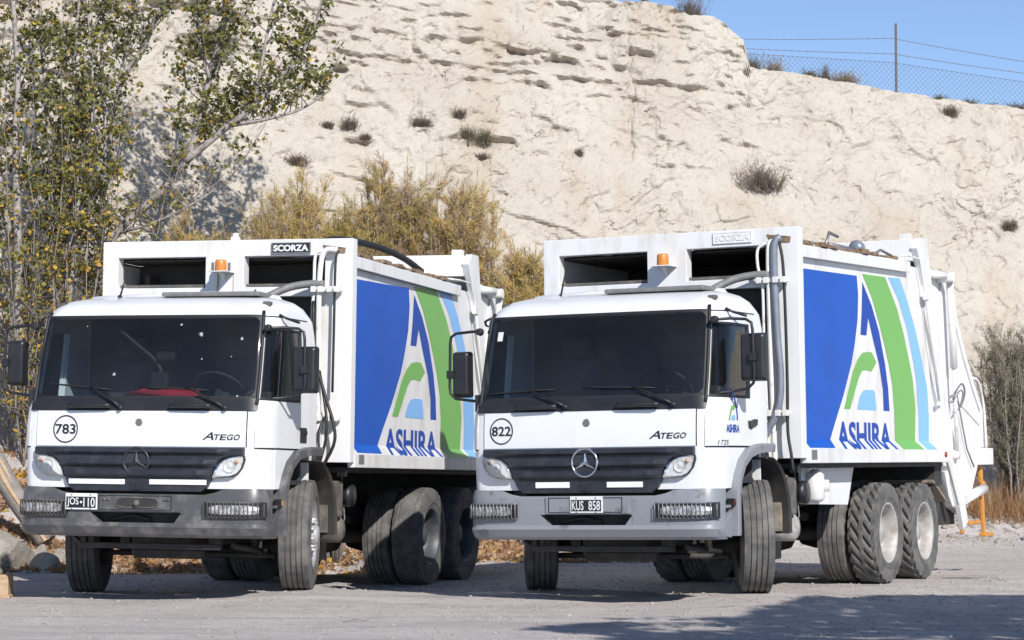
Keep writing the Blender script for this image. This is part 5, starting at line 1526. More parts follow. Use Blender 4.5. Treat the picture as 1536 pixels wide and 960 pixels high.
def blades(base, direc, ln, wd, rng, mi):
    """one slim triangle per point"""
    n = len(base)
    d = direc / (np.linalg.norm(direc, axis=1)[:, None] + 1e-9)
    s = np.cross(d, rng.normal(0, 1, (n, 3))); s /= np.linalg.norm(s, axis=1)[:, None] + 1e-9
    ln = np.asarray(ln)[:, None]; wd = np.asarray(wd)[:, None]
    V = np.stack([base - s * wd / 2, base + s * wd / 2, base + d * ln], 1).reshape(-1, 3)
    F = np.arange(n * 3).reshape(-1, 3)
    return V, F, np.asarray(mi)

def wob(p, q, n, amp, rng, bend=0.0):
    p = np.array(p, float); q = np.array(q, float)
    t = np.linspace(0, 1, n)[:, None]
    off = np.cumsum(rng.normal(0, amp, (n, 3)), 0); off -= off[0]; off -= off[-1] * t * 0.5
    r = p + (q - p) * t + off
    r[:, 2] += bend * np.sin(PI * t[:, 0])
    return r

def poplar(name, label, stems, rng_seed, n_suckers, sucker_box, leaf_n, leaf_rule, top=8.8, leaf_size=0.076, twig_n=6):
    """stems: polylines with a base radius. Suckers: thin upright shoots round the foot."""
    rng = np.random.RandomState(rng_seed)
    root = empty(name, tuple(float(v) for v in stems[0][0][0]))
    org = np.array(stems[0][0][0], float)
    tag(root, label, 'tree', 'poplar trees against the cliff')
    tr = MB(); tw = MB(); nodes = []
    for pts, r0 in stems:
        sp = [np.array(p) for p in spline([tuple(p) for p in pts], 5)]
        k = len(sp)
        rr = [r0 * (1 - 0.8 * i / (k - 1)) + 0.006 for i in range(k)]
        tr.tube([p - org for p in sp], rr, 7)
        for i in range(int(k * 0.12), k):
            for _ in range(2 if rng.rand() < 0.8 else 1):
                a = rng.uniform(0, 2 * PI); L = rng.uniform(0.35, 1.1)
                e = sp[i] + np.array([math.cos(a) * L * 0.6, math.sin(a) * L * 0.35, L * rng.uniform(0.35, 1.0)])
                q = wob(sp[i], e, 5, 0.025, rng)
                tw.tube([p - org for p in q], [0.012, 0.010, 0.008, 0.006, 0.003], 4)
                nodes.append(q[1:])
                for _ in range(2):
                    j = rng.randint(1, 5); a = rng.uniform(0, 2 * PI); l2 = rng.uniform(0.15, 0.45)
                    e2 = q[j] + np.array([math.cos(a) * l2 * 0.7, math.sin(a) * l2 * 0.5, l2 * rng.uniform(0.1, 0.9)])
                    q2 = wob(q[j], e2, 4, 0.015, rng)
                    tw.tube([p - org for p in q2], [0.006, 0.005, 0.004, 0.002], 3)
                    nodes.append(q2[1:])
    x0, x1, y0, y1 = sucker_box
    for _ in range(n_suckers):
        x = rng.uniform(x0, x1); y = rng.uniform(y0, y1); z = gz(x, y) - 0.05
        h = rng.uniform(2.0, top - 1.0) if rng.rand() < 0.7 else rng.uniform(0.8, 3)
        e = np.array([x + rng.normal(0, 0.10) * h * 0.6, y + rng.normal(0, 0.2), z + h])
        q = wob((x, y, z), e, 9, 0.065, rng)
        tw.tube([p - org for p in q], [0.017 * (1 - 0.8 * i / 8) * rng.uniform(0.6, 1.1) for i in range(9)], 4)
        nodes.append(q[2:])
        for i in range(2, 9):
            for _ in range(rng.randint(3, 7)):
                a = rng.uniform(0, 2 * PI); l2 = rng.uniform(0.12, 0.5)
                e2 = q[i] + np.array([math.cos(a) * l2 * 0.7, math.sin(a) * l2 * 0.4, l2 * rng.uniform(0.0, 0.9)])
                q2 = wob(q[i], e2, 4, 0.015, rng)
                tw.tube([p - org for p in q2], [0.007, 0.005, 0.004, 0.002], 3)
                nodes.append(q2[1:])
    trunk = tr.build('trunk', M['bark'], root)
    tw.build('twigs', M['twig'], trunk)
    P = np.concatenate(nodes)
    pr = leaf_rule(P); pr = pr / pr.sum()
    idx = rng.choice(len(P), leaf_n, p=pr)
    pts = P[idx] + rng.normal(0, 0.035, (leaf_n, 3)) - org
    def mi(p, rng):
        z = p[:, 2] + org[2]
        u = rng.rand(len(p))
        yel = np.clip(0.34 - (z - 2.5) * 0.075, 0.03, 0.34)
        lime = yel + np.clip(0.34 - (z - 3) * 0.025, 0.16, 0.36)
        return np.where(u < yel, 3, np.where(u < lime, 2, np.where(u < lime + 0.45 * (1 - lime), 0, 1)))
    V, F, m_ = leaves(pts, leaf_size, rng, mi)
    arr_mesh('crown', V, F, [M['leaf_green'], M['leaf_dark'], M['leaf_lime'], M['leaf_yellow']], m_, parent=root)
    return root

def rule_up(P):      # thin low down, thick above
    return 0.26 + sstep(3.0, 5.6, P[:, 2]) * 1.0
poplar('poplar_tree', 'poplar at the left edge with a straight pale trunk behind the mirror of truck 783',
       [([(-6.82, 34.1, 0.25), (-6.82, 34.1, 2.34), (-6.87, 34.1, 4.31), (-6.91, 34.1, 5.82), (-6.89, 34.1, 6.63), (-6.98, 34.1, 7.91), (-6.96, 34.1, 9.53)], 0.075),
        ([(-6.79, 34.22, 0.37), (-6.9, 34.22, 3.27), (-6.98, 34.22, 4.31), (-7.25, 34.22, 5.59), (-7.48, 34.22, 7.1), (-7.66, 34.22, 8.61)], 0.085),
        ([(-7.54, 33.99, 0.25), (-7.66, 33.87, 3.27), (-7.83, 33.87, 6.17), (-7.77, 33.87, 9.07)], 0.06)], 21, 34, (-8.35, -6.38, 33.29, 34.68), 7500, rule_up)
poplar('poplar_tree', 'slender many stemmed poplar full of green and yellow leaves behind the cab of truck 783',
       [([(-6.32, 34.68, 0.37), (-6.32, 34.68, 2.69), (-6.29, 34.68, 4.66), (-6.15, 34.68, 6.05), (-6.21, 34.68, 6.98), (-6.09, 34.68, 8.37), (-6.03, 34.68, 9.77)], 0.05),
        ([(-6.15, 34.45, 0.37), (-6.44, 34.45, 3.5), (-6.5, 34.45, 5.59), (-6.67, 34.57, 7.45), (-6.73, 34.57, 9.07)], 0.045),
        ([(-6.26, 34.68, 3.27), (-6.09, 34.57, 5.13), (-5.92, 34.57, 6.29), (-6.03, 34.57, 7.91)], 0.03)], 22, 34, (-6.84, -5.74, 33.76, 34.92), 7500, rule_up)
poplar('poplar_tree', 'forked pale poplar with branches spreading up to the right beside the leaning trunk',
       [([(-5.86, 35.03, 0.49), (-5.92, 35.03, 2.81), (-5.89, 35.03, 4.2), (-5.78, 35.03, 5.59), (-5.61, 35.03, 6.81)], 0.05),
        ([(-5.61, 35.03, 6.75), (-5.28, 35.03, 7.16), (-5.08, 35.03, 7.68), (-4.85, 35.03, 8.14), (-4.52, 35.03, 8.95)], 0.033),
        ([(-5.61, 35.03, 6.75), (-5.48, 35.03, 7.33), (-5.36, 34.92, 7.91), (-5.34, 34.92, 8.84)], 0.03),
        ([(-5.89, 35.03, 4.31), (-5.8, 34.92, 5.82), (-5.86, 34.92, 7.21), (-5.74, 34.92, 8.84)], 0.03)], 23, 14, (-6.15, -5.45, 34.45, 35.15), 3200, rule_up)
def rule_lean(P):
    return 0.04 + 1.0 * sstep(5.1, 6.2, P[:, 2]) * sstep(-5.3, -4.75, P[:, 0]) + 0.3 * (P[:, 2] < 5.1)
poplar('poplar_tree', 'leaning poplar with a thick grey trunk bending right towards the cliff',
       [([(-6.84, 35.03, 0.49), (-6.44, 35.15, 2.34), (-6.03, 35.26, 3.91), (-5.65, 35.26, 4.57), (-5.07, 35.26, 5.1), (-4.67, 35.26, 5.59)], 0.12),
        ([(-4.7, 35.26, 5.57), (-4.5, 35.26, 6.05), (-4.38, 35.26, 6.69), (-4.2, 35.15, 7.33), (-3.92, 35.03, 8.14), (-3.77, 35.03, 9.07)], 0.06),
        ([(-4.7, 35.26, 5.57), (-4.18, 35.26, 6), (-3.76, 35.15, 6.31), (-3.29, 35.15, 6.81), (-2.9, 35.15, 7.33), (-2.67, 35.15, 8.14)], 0.055),
        ([(-5.68, 35.26, 4.52), (-5.1, 35.15, 4.68), (-4.52, 35.03, 4.95), (-4.06, 35.03, 5.26)], 0.022),
        ([(-4.06, 35.26, 6.08), (-3.48, 35.15, 6.17), (-3.02, 35.15, 6.31), (-2.61, 35.15, 6.58)], 0.028),
        ([(-4.35, 35.15, 6.75), (-4.52, 35.15, 7.45), (-4.47, 35.15, 8.37)], 0.025),
        ([(-3.71, 35.15, 6.34), (-3.54, 35.03, 7.21), (-3.36, 35.03, 8.14)], 0.03)], 24, 10, (-5.8, -4.87, 34.8, 35.38), 7000, rule_lean, twig_n=8)

def tamarisk(x, y, h, spread, seed, label, mats, n_stem=26, n_spr=520, name='tamarisk_bush', cat='bush', group='golden tamarisk bushes below the cliff', gold=(0.45, 0.3, 0.25), blade=(0.035, 0.10), low=0.5):
    rng = np.random.RandomState(seed)
    z0 = gz(x, y) - 0.05
    root = empty(name, (x, y, z0))
    tag(root, label, cat, group)
    st = MB(); B = []; D = []; K = []
    for i in range(n_stem):
        a = rng.uniform(0, 2 * PI); rad = spread * rng.beta(1.6, 1.4)
        hh = h * (1 - 0.16 * (rad / spread) ** 2) * rng.uniform(0.84, 1.02)
        e = np.array([math.cos(a) * rad, math.sin(a) * rad * 0.55, hh])
        b0 = np.array([math.cos(a) * rad * 0.15, math.sin(a) * rad * 0.1, 0])
        q = wob(b0, e, 9, 0.04, rng)
        st.tube(q, [0.022 * (1 - 0.85 * j / 8) for j in range(9)], 4)
        tt = rng.uniform(low, 1.0, n_spr)
        # side plumes: short arching shoots carrying the sprigs
        npl = 20
        for _ in range(npl):
            t0 = rng.uniform(low, 0.97); f = t0 * 8; j = int(f); c0 = q[j] + (q[min(j + 1, 8)] - q[j]) * (f - j)
            a2 = rng.uniform(0, 2 * PI); l = rng.uniform(0.18, 0.55) * (1.1 - 0.5 * t0)
            tip = c0 + np.array([math.cos(a2) * l * 0.7, math.sin(a2) * l * 0.5, l * rng.uniform(0.5, 1.1)])
            st.tube([c0, (c0 + tip) / 2 + np.array([0, 0, -0.03]), tip], [0.006, 0.004, 0.002], 3)
            m = n_spr // npl
            u = rng.rand(m)[:, None]
            p = c0 + (tip - c0) * u + rng.normal(0, 0.025, (m, 3))
            dd = (tip - c0) / l + rng.normal(0, 0.55, (m, 3))
            B.append(p); D.append(dd); K.append(np.full(m, rng.choice(3, p=gold)))
        m = n_spr // 6
        f = rng.uniform(0.5, 1.0, m) * 8; j = np.minimum(f.astype(int), 7)
        p = q[j] + (q[j + 1] - q[j]) * (f - j)[:, None]
        B.append(p); D.append((q[j + 1] - q[j]) * 3 + rng.normal(0, 0.5, (m, 3))); K.append(np.full(m, rng.choice(3, p=gold)))
    stem = st.build('stems', M['twig'], root)
    B = np.concatenate(B); D = np.concatenate(D); K = np.concatenate(K)
    n = len(B)
    V, F, mi = blades(B, D, rng.uniform(blade[0], blade[1], n), rng.uniform(0.005, 0.011, n), rng, K)
    arr_mesh('foliage', V, F, [M[q] for q in mats], mi, parent=root)
    return root
TM = ['tam_gold', 'tam_olive', 'tam_brown']
tamarisk(-4.35, 34.14, 4.7, 0.87, 31, 'low golden tamarisk bush in the shade of the leaning poplar', TM, 50, 1500, gold=(0.5, 0.4, 0.1))
tamarisk(-3.42, 34.37, 5.2, 0.93, 32, 'open twiggy tamarisk bush above the name badge of truck 783', TM, 34, 700, gold=(0.5, 0.3, 0.2))
tamarisk(-2.5, 34.48, 5.25, 0.9, 33, 'golden green tamarisk bush just right of the open twiggy one', TM, 50, 1500, gold=(0.45, 0.45, 0.1))
tamarisk(-1.6, 34.48, 5.52, 0.87, 34, 'tallest tamarisk bush with plumes standing out against the cliff', TM, 56, 1500, gold=(0.35, 0.25, 0.4))
tamarisk(-0.72, 34.37, 5.1, 0.93, 35, 'dense brownish tamarisk bush behind the tail of truck 783', TM, 56, 1500, gold=(0.35, 0.2, 0.45))
tamarisk(0.14, 34.14, 4.25, 0.77, 36, 'short golden tamarisk bush between the two trucks', TM, 50, 1500, gold=(0.6, 0.3, 0.1))
tamarisk(-3.05, 35.1, 5.25, 0.85, 37, 'golden tamarisk bush filling the gap behind the open twiggy one', TM, 44, 1100, gold=(0.55, 0.3, 0.15))
SC = ['scrub_olive', 'scrub_dark', 'scrub_grey']
tamarisk(7.83, 38.43, 3.0, 1.05, 41, 'olive scrub bush behind the handrail of truck 822', SC, 44, 1200, 'scrub_bush', 'bush', 'olive scrub at the right edge', (0.6, 0.1, 0.3), (0.025, 0.075), 0.15)
tamarisk(8.85, 38.66, 2.7, 0.98, 42, 'olive scrub bush cut by the right edge of the view', SC, 40, 1100, 'scrub_bush', 'bush', 'olive scrub at the right edge', (0.6, 0.1, 0.3), (0.025, 0.075), 0.15)

def tuft(x, y, z, wd, h, seed, label, mats, n=170, up=0.8, name='cliff_shrub', group='dry shrubs clinging to the cliff', lean=-0.4):
    rng = np.random.RandomState(seed)
    o_ = empty(name, (x, y, z)); tag(o_, label, 'shrub', group)
    a = rng.uniform(0, 2 * PI, n); r = np.sqrt(rng.rand(n))
    d = np.stack([np.cos(a) * r * wd, np.sin(a) * r * wd * 0.6 + lean * wd * 0.5, np.full(n, h * up) * rng.uniform(0.35, 1.1, n)], -1)
    base = rng.normal(0, 0.30 * wd, (n, 3)) * np.array([1, 0.4, 0.12])
    d = d * np.array([0.75, 0.75, 1.0]) * rng.uniform(0.5, 1.0, (n, 1))
    ln = np.linalg.norm(d, axis=1)
    V, F, mi = blades(base, d, ln, np.full(n, 0.008) * (0.7 + wd), rng, rng.randint(0, 2, n))
    # side sprigs
    m = n * 7; k = rng.randint(0, n, m); t = rng.uniform(0.25, 1, m)[:, None]
    b2 = base[k] + d[k] * t; d2 = d[k] / ln[k][:, None] + rng.normal(0, 0.7, (m, 3))
    V2, F2, mi2 = blades(b2, d2, rng.uniform(0.02, 0.07, m) * (0.5 + wd * 1.5), np.full(m, 0.007) * (0.7 + wd), rng, rng.randint(0, 2, m))
    arr_mesh('foliage', np.concatenate([V, V2]), np.concatenate([F, F2 + len(V)]), [M[q] for q in mats], np.concatenate([mi, mi2]), parent=o_)
    k_ = MB(); k_.tube([(0, 0.08, -0.12), (0, 0.0, 0.0), (0.01, -0.02, h * 0.3)], [0.02, 0.016, 0.006], 5); k_.build('stem', M['twig'], o_)
    return o_
GD = ['scrub_grey', 'scrub_dark']; DK = ['scrub_dark', 'scrub_olive']; ST = ['straw', 'scrub_grey']
for x, z, wd, h, mt, lb in (
        (-2.95, 6.59, 0.12, 0.16, GD, 'tiny brown shrub nearest the poplar crown on the cliff'),
        (-2.61, 6.59, 0.19, 0.3, GD, 'brown shrub second from the poplar crown on the cliff'),
        (-2.37, 6.42, 0.13, 0.14, GD, 'small flat shrub just below the second brown one'),
        (-1.47, 6.7, 0.22, 0.23, GD, 'low spreading grey shrub on the cliff above the tallest tamarisk'),
        (-0.88, 6.87, 0.17, 0.23, GD, 'thin pale shrub just up and left of the dark double clump'),
        (-0.72, 6.49, 0.16, 0.35, DK, 'left half of the dark double clump in the middle of the cliff'),
        (-0.46, 6.42, 0.23, 0.42, DK, 'right half of the dark double clump in the middle of the cliff'),
        (-0.5, 6.17, 0.17, 0.15, GD, 'small sprig just below the dark double clump'),
        (1.11, 6.31, 0.1, 0.19, GD, 'lone tiny sprig on the bare middle of the cliff'),
        (4.22, 5.82, 0.53, 0.72, GD, 'large round grey bush on the slope right of the rock block'),
        (8.68, 5.26, 0.19, 0.3, DK, 'small dark shrub low on the cliff at the right edge'),
        (7.77, 7.35, 0.21, 0.28, DK, 'dark shrub just under the crest right of the fence post'),
        (-3.41, 5.94, 0.28, 0.26, GD, 'grey sprawling shrub in the shadow of the leaning poplar'),
        (-4.8, 7.74, 0.58, 0.72, DK, 'big dark shrub on the cliff seen through the poplar leaves')):
    tuft(x, cyf(x, z) - 0.01, z, wd, h, int(abs(x) * 100 + z * 10), lb, mt, n=int(130 + 420 * wd))
for x, wd, h, mt, lb in (
        (3.09, 0.35, 0.72, GD, 'brown bush standing on top of the rock block against the sky'),
        (2.3, 0.07, 0.35, DK, 'bare twig on the crest left of the brown bush'),
        (4.2, 0.23, 0.46, DK, 'twiggy bush in the notch right of the rock block'),
        (4.58, 0.26, 0.49, ST, 'pale straw tuft on the crest beside the notch'),
        (5.24, 0.23, 0.28, DK, 'dark low bush on the crest, left one of the pair'),
        (5.52, 0.12, 0.53, GD, 'tall thin dry stalk between the crest bushes'),
        (5.86, 0.42, 0.42, ST, 'straw coloured bush on the crest left of the fence post'),
        (7.64, 0.19, 0.21, DK, 'small dark bush on the crest right of the fence post'),
        (8.18, 0.22, 0.23, DK, 'rounder dark bush on the crest further right of the post'),
        (8.64, 0.16, 0.12, DK, 'flat dark sprig on the crest between two bushes'),
        (9.11, 0.3, 0.26, GD, 'grey bush on the crest at the right edge')):
    zc_ = float(crest_z(np.array([x]))[0]) - 0.04
    tuft(x, cyf(x, zc_) + 0.25, zc_, wd, h, int(x * 100), lb, mt, n=int(130 + 360 * wd), name='crest_bush', group='bushes along the crest', lean=0.0)

# dry grass and straw
def grass(name, label, xr, yr, n, h, mats, seed, mask=None):
    rng = np.random.RandomState(seed)
    x = rng.uniform(*xr, n); y = rng.uniform(*yr, n)
    if mask is not None:
        k = mask(x, y, rng); x, y = x[k], y[k]; n = len(x)
    b = np.stack([x, y, ground_z(x, y) - 0.01], -1)
    d = np.stack([rng.normal(0, 0.35, n), rng.normal(0, 0.35, n), np.ones(n)], -1)
    V, F, mi = blades(b, d, rng.uniform(h * 0.4, h, n), rng.uniform(0.006, 0.014, n), rng, rng.randint(0, len(mats), n))
    o = arr_mesh(name, V, F, [M[q] for q in mats], mi)
    tag(o, label, kind='stuff'); return o
def clumpy(f, th):
    return lambda x, y, rng: (fbm(x * f, y * f, 3, 12.0) + rng.normal(0, 0.05, len(x))) > th
grass('dry_grass', 'rusty dry grass below the scrub at the right edge', (7.0, 11.0), (37.3, 39.0), 4500, 0.70, ['rust_grass', 'rust_grass', 'straw'], 51)
grass('short_grass', 'short yellow grass tufts along the bank behind truck 783', (-7.2, -2.6), (27.6, 34.5), 7000, 0.12, ['straw', 'scrub_olive'], 52, clumpy(1.5, 0.52))
grass('bank_grass', 'sparse straw on the bank behind the trucks', (-3.2, 3.0), (31.5, 35.6), 2500, 0.12, ['straw', 'scrub_olive'], 53, clumpy(1.5, 0.55))

# fallen leaves
def litter(name, label, boxes, seed, size=0.085):
    rng = np.random.RandomState(seed); P = []
    for (x0, x1, y0, y1, n) in boxes:
        x = rng.uniform(x0, x1, n); y = rng.uniform(y0, y1, n)
        k = fbm(x * 0.9, y * 0.9, 3, 4.0) + rng.normal(0, 0.06, n) > 0.43
        x, y = x[k], y[k]
        P.append(np.stack([x, y, ground_z(x, y) + 0.012], -1))
    P = np.concatenate(P)
    V, F, mi = leaves(P, size, rng, lambda p, r: r.choice(3, len(p), p=[0.55, 0.38, 0.07]), droop=-0.1)
    o = arr_mesh(name, V, F, [M['litter_a'], M['litter_b'], M['leaf_yellow']], mi)
    tag(o, label, kind='stuff')
litter('fallen_leaves', 'tan fallen poplar leaves over the bank behind the trucks', [(-7.8, -4.7, 28.2, 34.0, 16000), (-5.2, -2.6, 29.0, 35.5, 15000), (-2.8, 3.0, 31.0, 36.5, 19000)], 61)

# gravel on the yard
def scatter_stones(name, label, boxes, seed, m_, s0, s1, mask=None):
    rng = np.random.RandomState(seed)
    g_ = (1 + 5 ** 0.5) / 2
    ico = np.array([(-1, g_, 0), (1, g_, 0), (-1, -g_, 0), (1, -g_, 0), (0, -1, g_), (0, 1, g_), (0, -1, -g_), (0, 1, -g_), (g_, 0, -1), (g_, 0, 1), (-g_, 0, -1), (-g_, 0, 1)]) / 1.902
    fc = np.array([(0, 11, 5), (0, 5, 1), (0, 1, 7), (0, 7, 10), (0, 10, 11), (1, 5, 9), (5, 11, 4), (11, 10, 2), (10, 7, 6), (7, 1, 8), (3, 9, 4), (3, 4, 2), (3, 2, 6), (3, 6, 8), (3, 8, 9), (4, 9, 5), (2, 4, 11), (6, 2, 10), (8, 6, 7), (9, 8, 1)])
    X_, Y_, S_ = [], [], []
    for x0, x1, y0, y1, n in boxes:
        X_.append(rng.uniform(x0, x1, n)); Y_.append(rng.uniform(y0, y1, n)); S_.append(s0 + (s1 - s0) * rng.rand(n) ** 3)
    x, y, s = np.concatenate(X_), np.concatenate(Y_), np.concatenate(S_)
    if mask is not None:
        k = mask(x, y, rng); x, y, s = x[k], y[k], s[k]
    n = len(x); a = rng.uniform(0, 2 * PI, n)
    sc = rng.uniform(0.7, 1.3, (n, 3)) * s[:, None] * np.array([1, 1, 0.7])
    v = ico[None] * rng.uniform(0.65, 1.2, (n, 12, 1)) * sc[:, None]
    ca, sa = np.cos(a)[:, None], np.sin(a)[:, None]
    vx = v[..., 0] * ca - v[..., 1] * sa + x[:, None]; vy = v[..., 0] * sa + v[..., 1] * ca + y[:, None]
    vz = v[..., 2] + (ground_z(x, y) + 0.1 * s)[:, None]
    V = np.stack([vx, vy, vz], -1).reshape(-1, 3); F = (fc[None] + (np.arange(n) * 12)[:, None, None]).reshape(-1, 3)
    o = arr_mesh(name, V, F, m_); tag(o, label, kind='stuff')
M['pebble'] = rock_mat('pebble', (0.33, 0.30, 0.28), (0.42, 0.38, 0.355), (0.2, 0.18, 0.17), 6.0, 0.3)
scatter_stones('gravel', 'loose gravel scattered over the yard', [(-4.5, 6.5, 16.3, 26, 6000), (-7, 10, 24, 36, 6000)], 71, M['pebble'], 0.004, 0.020)
scatter_stones('rubble', 'pale broken stones along the foot of the cliff', [(4.2, 11, 35.4, 38.2, 1100), (-7.6, -5.0, 27.9, 31.5, 420), (-1, 4.6, 34.0, 36.6, 300)], 72, M['boulder'], 0.015, 0.085)

def boulder(x, y, sx, sy, sz, seed, label, m_='boulder', name='boulder', cat='rock', rot=0.0, sink=0.25):
    rng = np.random.RandomState(seed)
    bm = bmesh.new(); bmesh.ops.create_icosphere(bm, subdivisions=3, radius=1.0)
    co = np.array([v.co for v in bm.verts])
    n = co / np.linalg.norm(co, axis=1)[:, None]
    for k in range(9):           # planar chips give the stone its facets
        d = rng.normal(0, 1, 3); d /= np.linalg.norm(d); h = rng.uniform(0.42, 0.78)
        t = co @ d; co = co - np.maximum(t - h, 0)[:, None] * d
    co = co + n * 0.10 * (fbm(co[:, 0] * 2.2 + seed, co[:, 1] * 2.2, 4, co[:, 2] * 2.2) - 0.5)[:, None]
    co = co * np.array([sx, sy, sz])
    c_, s_ = math.cos(rot), math.sin(rot)
    for v, p in zip(bm.verts, co): v.co = (p[0] * c_ - p[1] * s_, p[0] * s_ + p[1] * c_, p[2])
    me = bpy.data.meshes.new(name); bm.to_mesh(me); bm.free(); me.materials.append(M[m_])
    o = bpy.data.objects.new(name, me); COL.objects.link(o)
    o.location = (x, y, gz(x, y) + sz * (1 - 2 * sink)); tag(o, label, cat, 'rocks at the foot of the bank'); return o
boulder(-5.95, 28.6, 0.62, 0.6, 0.50, 1, 'biggest pale boulder at the left edge beside the front tyre of truck 783', sink=0.3)
boulder(-5.38, 28.4, 0.20, 0.2, 0.15, 2, 'pale stone lying on the right of the biggest boulder')
boulder(-6.6, 28.9, 0.5, 0.5, 0.5, 3, 'pale boulder cut by the left edge of the view')
boulder(-5.62, 29.6, 0.13, 0.16, 0.17, 4, 'square grey stone on the bank under the bumper end of truck 783')
boulder(-5.42, 29.9, 0.14, 0.15, 0.16, 5, 'squarish pale stone just left of the front tyre of truck 783')
boulder(7.6, 36.2, 0.18, 0.15, 0.11, 6, 'whitish stone on the rubble right of the orange arm')
boulder(8.3, 36.6, 0.24, 0.19, 0.15, 7, 'larger whitish stone at the right edge of the rubble')
boulder(7.95, 37.1, 0.19, 0.16, 0.14, 8, 'pale stone behind the two whitish ones in the rubble')
boulder(5.35, 24.6, 0.10, 0.08, 0.035, 9, 'dark flat clod on the yard at the right edge', 'gravel_ground')

# split log on the bank at the left edge
M['wood'] = mat('split_wood', (0.50, 0.36, 0.23), 0.8, var=0.8, var_col=(0.33, 0.21, 0.12), scale=6, thr=(0.4, 0.65), stretch=(1, 1, 5), bump=0.2)
M['old_wood'] = mat('weathered_wood', (0.30, 0.27, 0.24), 0.9, var=0.8, var_col=(0.18, 0.155, 0.135), scale=7, thr=(0.4, 0.65), bump=0.3)
lg = empty('split_log', (-6.05, 30.3, gz(-6.05, 30.3)))
tag(lg, 'split log with a pale wood face leaning on the bank at the left edge', 'log')
k = MB()
pth = [Vector((-0.34, 0.1, 1.02)), Vector((-0.1, 0.02, 0.62)), Vector((0.20, -0.06, 0.22)), Vector((0.36, -0.1, 0.0))]
k.tube(spline(pth, 4), [0.13] * 13, 10); k.build('bark_side', M['old_wood'], lg)
k = MB(); vs = []
for i, p in enumerate(spline(pth, 4)):
    wv = 0.085 * (0.8 + 0.2 * math.sin(i)); vs += [p + Vector((-wv, -0.085, -0.03)), p + Vector((0, -0.145, 0.01)), p + Vector((wv, -0.09, 0.05))]
k.add(vs, [(i * 3 + q, i * 3 + q + 1, (i + 1) * 3 + q + 1, (i + 1) * 3 + q) for i in range(12) for q in range(2)]); k.build('split_face', M['wood'], lg)
# wooden block at the left edge with a wheel chock on it
wb = MB(); wb.box(-0.34, 0.09, -0.12, 0.12, 0.0, 0.20); wb.box(-0.36, 0.105, -0.13, 0.13, -0.015, 0.018)
o = wb.build('wooden_block', M['wood'], None, bevel=0.008); o.location = (-4.66, 22.55, gz(-4.66, 22.55) + 0.012); tag(o, 'reddish wooden block on the gravel at the left edge', 'wood block')
k = MB(); k.prism([(-0.2, 0.0), (0.02, 0.0), (0.03, 0.03), (-0.02, 0.085), (-0.15, 0.09)], 1, -0.08, 0.08)
o = k.build('wheel_chock', M['dusty_dark'], None, bevel=0.01); o.location = (-4.66, 22.55, gz(-4.66, 22.55) + 0.213); tag(o, 'grey wheel chock lying on the wooden block', 'chock')
# twigs on the yard, and a dark streak drawn as a crooked twig
for x, y, L_, r_, lb in ((-1.18, 19.7, 0.17, 0.006, 'short dark twig lying alone on the gravel in the foreground'), (4.55, 26.2, 0.5, 0.02, 'dark crooked branch on the yard behind the rear wheels of truck 822'), (5.0, 25.6, 0.13, 0.015, 'small dark stick right of the crooked branch')):
    k = MB(); rg = np.random.RandomState(int(y * 10)); q = wob((-L_, 0, 0), (L_, 0.05, 0.01), 7, 0.012, rg)
    k.tube(q, [r_ * t for t in (0.6, 1, 1, 0.9, 0.8, 0.6, 0.3)], 5)
    o = k.build('fallen_twig', M['twig'], None); o.location = (x, y, gz(x, y) + r_ * 0.7); tag(o, lb, 'twig')

# ------------------------------------------------------------------ fence along the crest
fy = 44.1
fc_ = empty('wire_fence', (6.85, fy, 7.7)); tag(fc_, 'chain link fence with two barbed wires on a rusty post along the crest', 'fence')
M['post_rust'] = mat('rusty_post', (0.12, 0.105, 0.10), 0.8, var=0.8, var_col=(0.09, 0.06, 0.05), scale=12)
M['wire'] = mat('dull_wire', (0.15, 0.15, 0.165), 0.6, 0.3)
F0 = Vector((6.85, fy, 7.7))
for i, (x, z0, z1) in enumerate(((6.93, 7.4, 9.13), (11.1, 7.0, 8.6), (2.7, 8.3, 9.3))):
    k = MB(); k.prism([(-0.019, -0.019), (0.019, -0.019), (0.019, -0.012), (-0.012, -0.012), (-0.012, 0.019), (-0.019, 0.019)], 2, z0 - 7.7, z1 - 7.7)
    o = k.build('post', M['post_rust'], fc_); o.location = (x - 6.85, 0, 0)
def line(pts, sag=0.03):
    out = []
    for (x0, z0), (x1, z1) in zip(pts[:-1], pts[1:]):
        for t in np.linspace(0, 1, 9)[:-1]: out.append((x0 + (x1 - x0) * t - 6.85, 0, z0 + (z1 - z0) * t - sag * math.sin(PI * t) - 7.7))
    out.append((pts[-1][0] - 6.85, 0, pts[-1][1] - 7.7)); return out
W1 = [(2.7, 8.88), (6.85, 8.86), (11.1, 8.16)]; W2 = [(2.7, 8.77), (6.85, 8.58), (11.1, 8.0)]; MT = [(2.7, 8.68), (6.85, 8.42), (11.1, 7.79)]
for pts in (W1, W2):
    k = MB(); L_ = line(pts); k.tube(L_, 0.006, 4, caps=False)
    for q in range(0, 60):
        t = q / 60 * (len(L_) - 1); i = int(t); p = Vector(L_[i]).lerp(Vector(L_[min(i + 1, len(L_) - 1)]), t - i)
        k.box(p.x - 0.004, p.x + 0.004, -0.004, 0.004, p.z - 0.02, p.z + 0.02)
    k.build('barbed_wire', M['wire'], fc_)
mt = lambda x: float(np.interp(x, [p[0] for p in MT], [p[1] for p in MT]))
k = MB(); k.tube(line(MT, 0.0), 0.0055, 4, caps=False)
hgt = 1.0; stp = 0.087
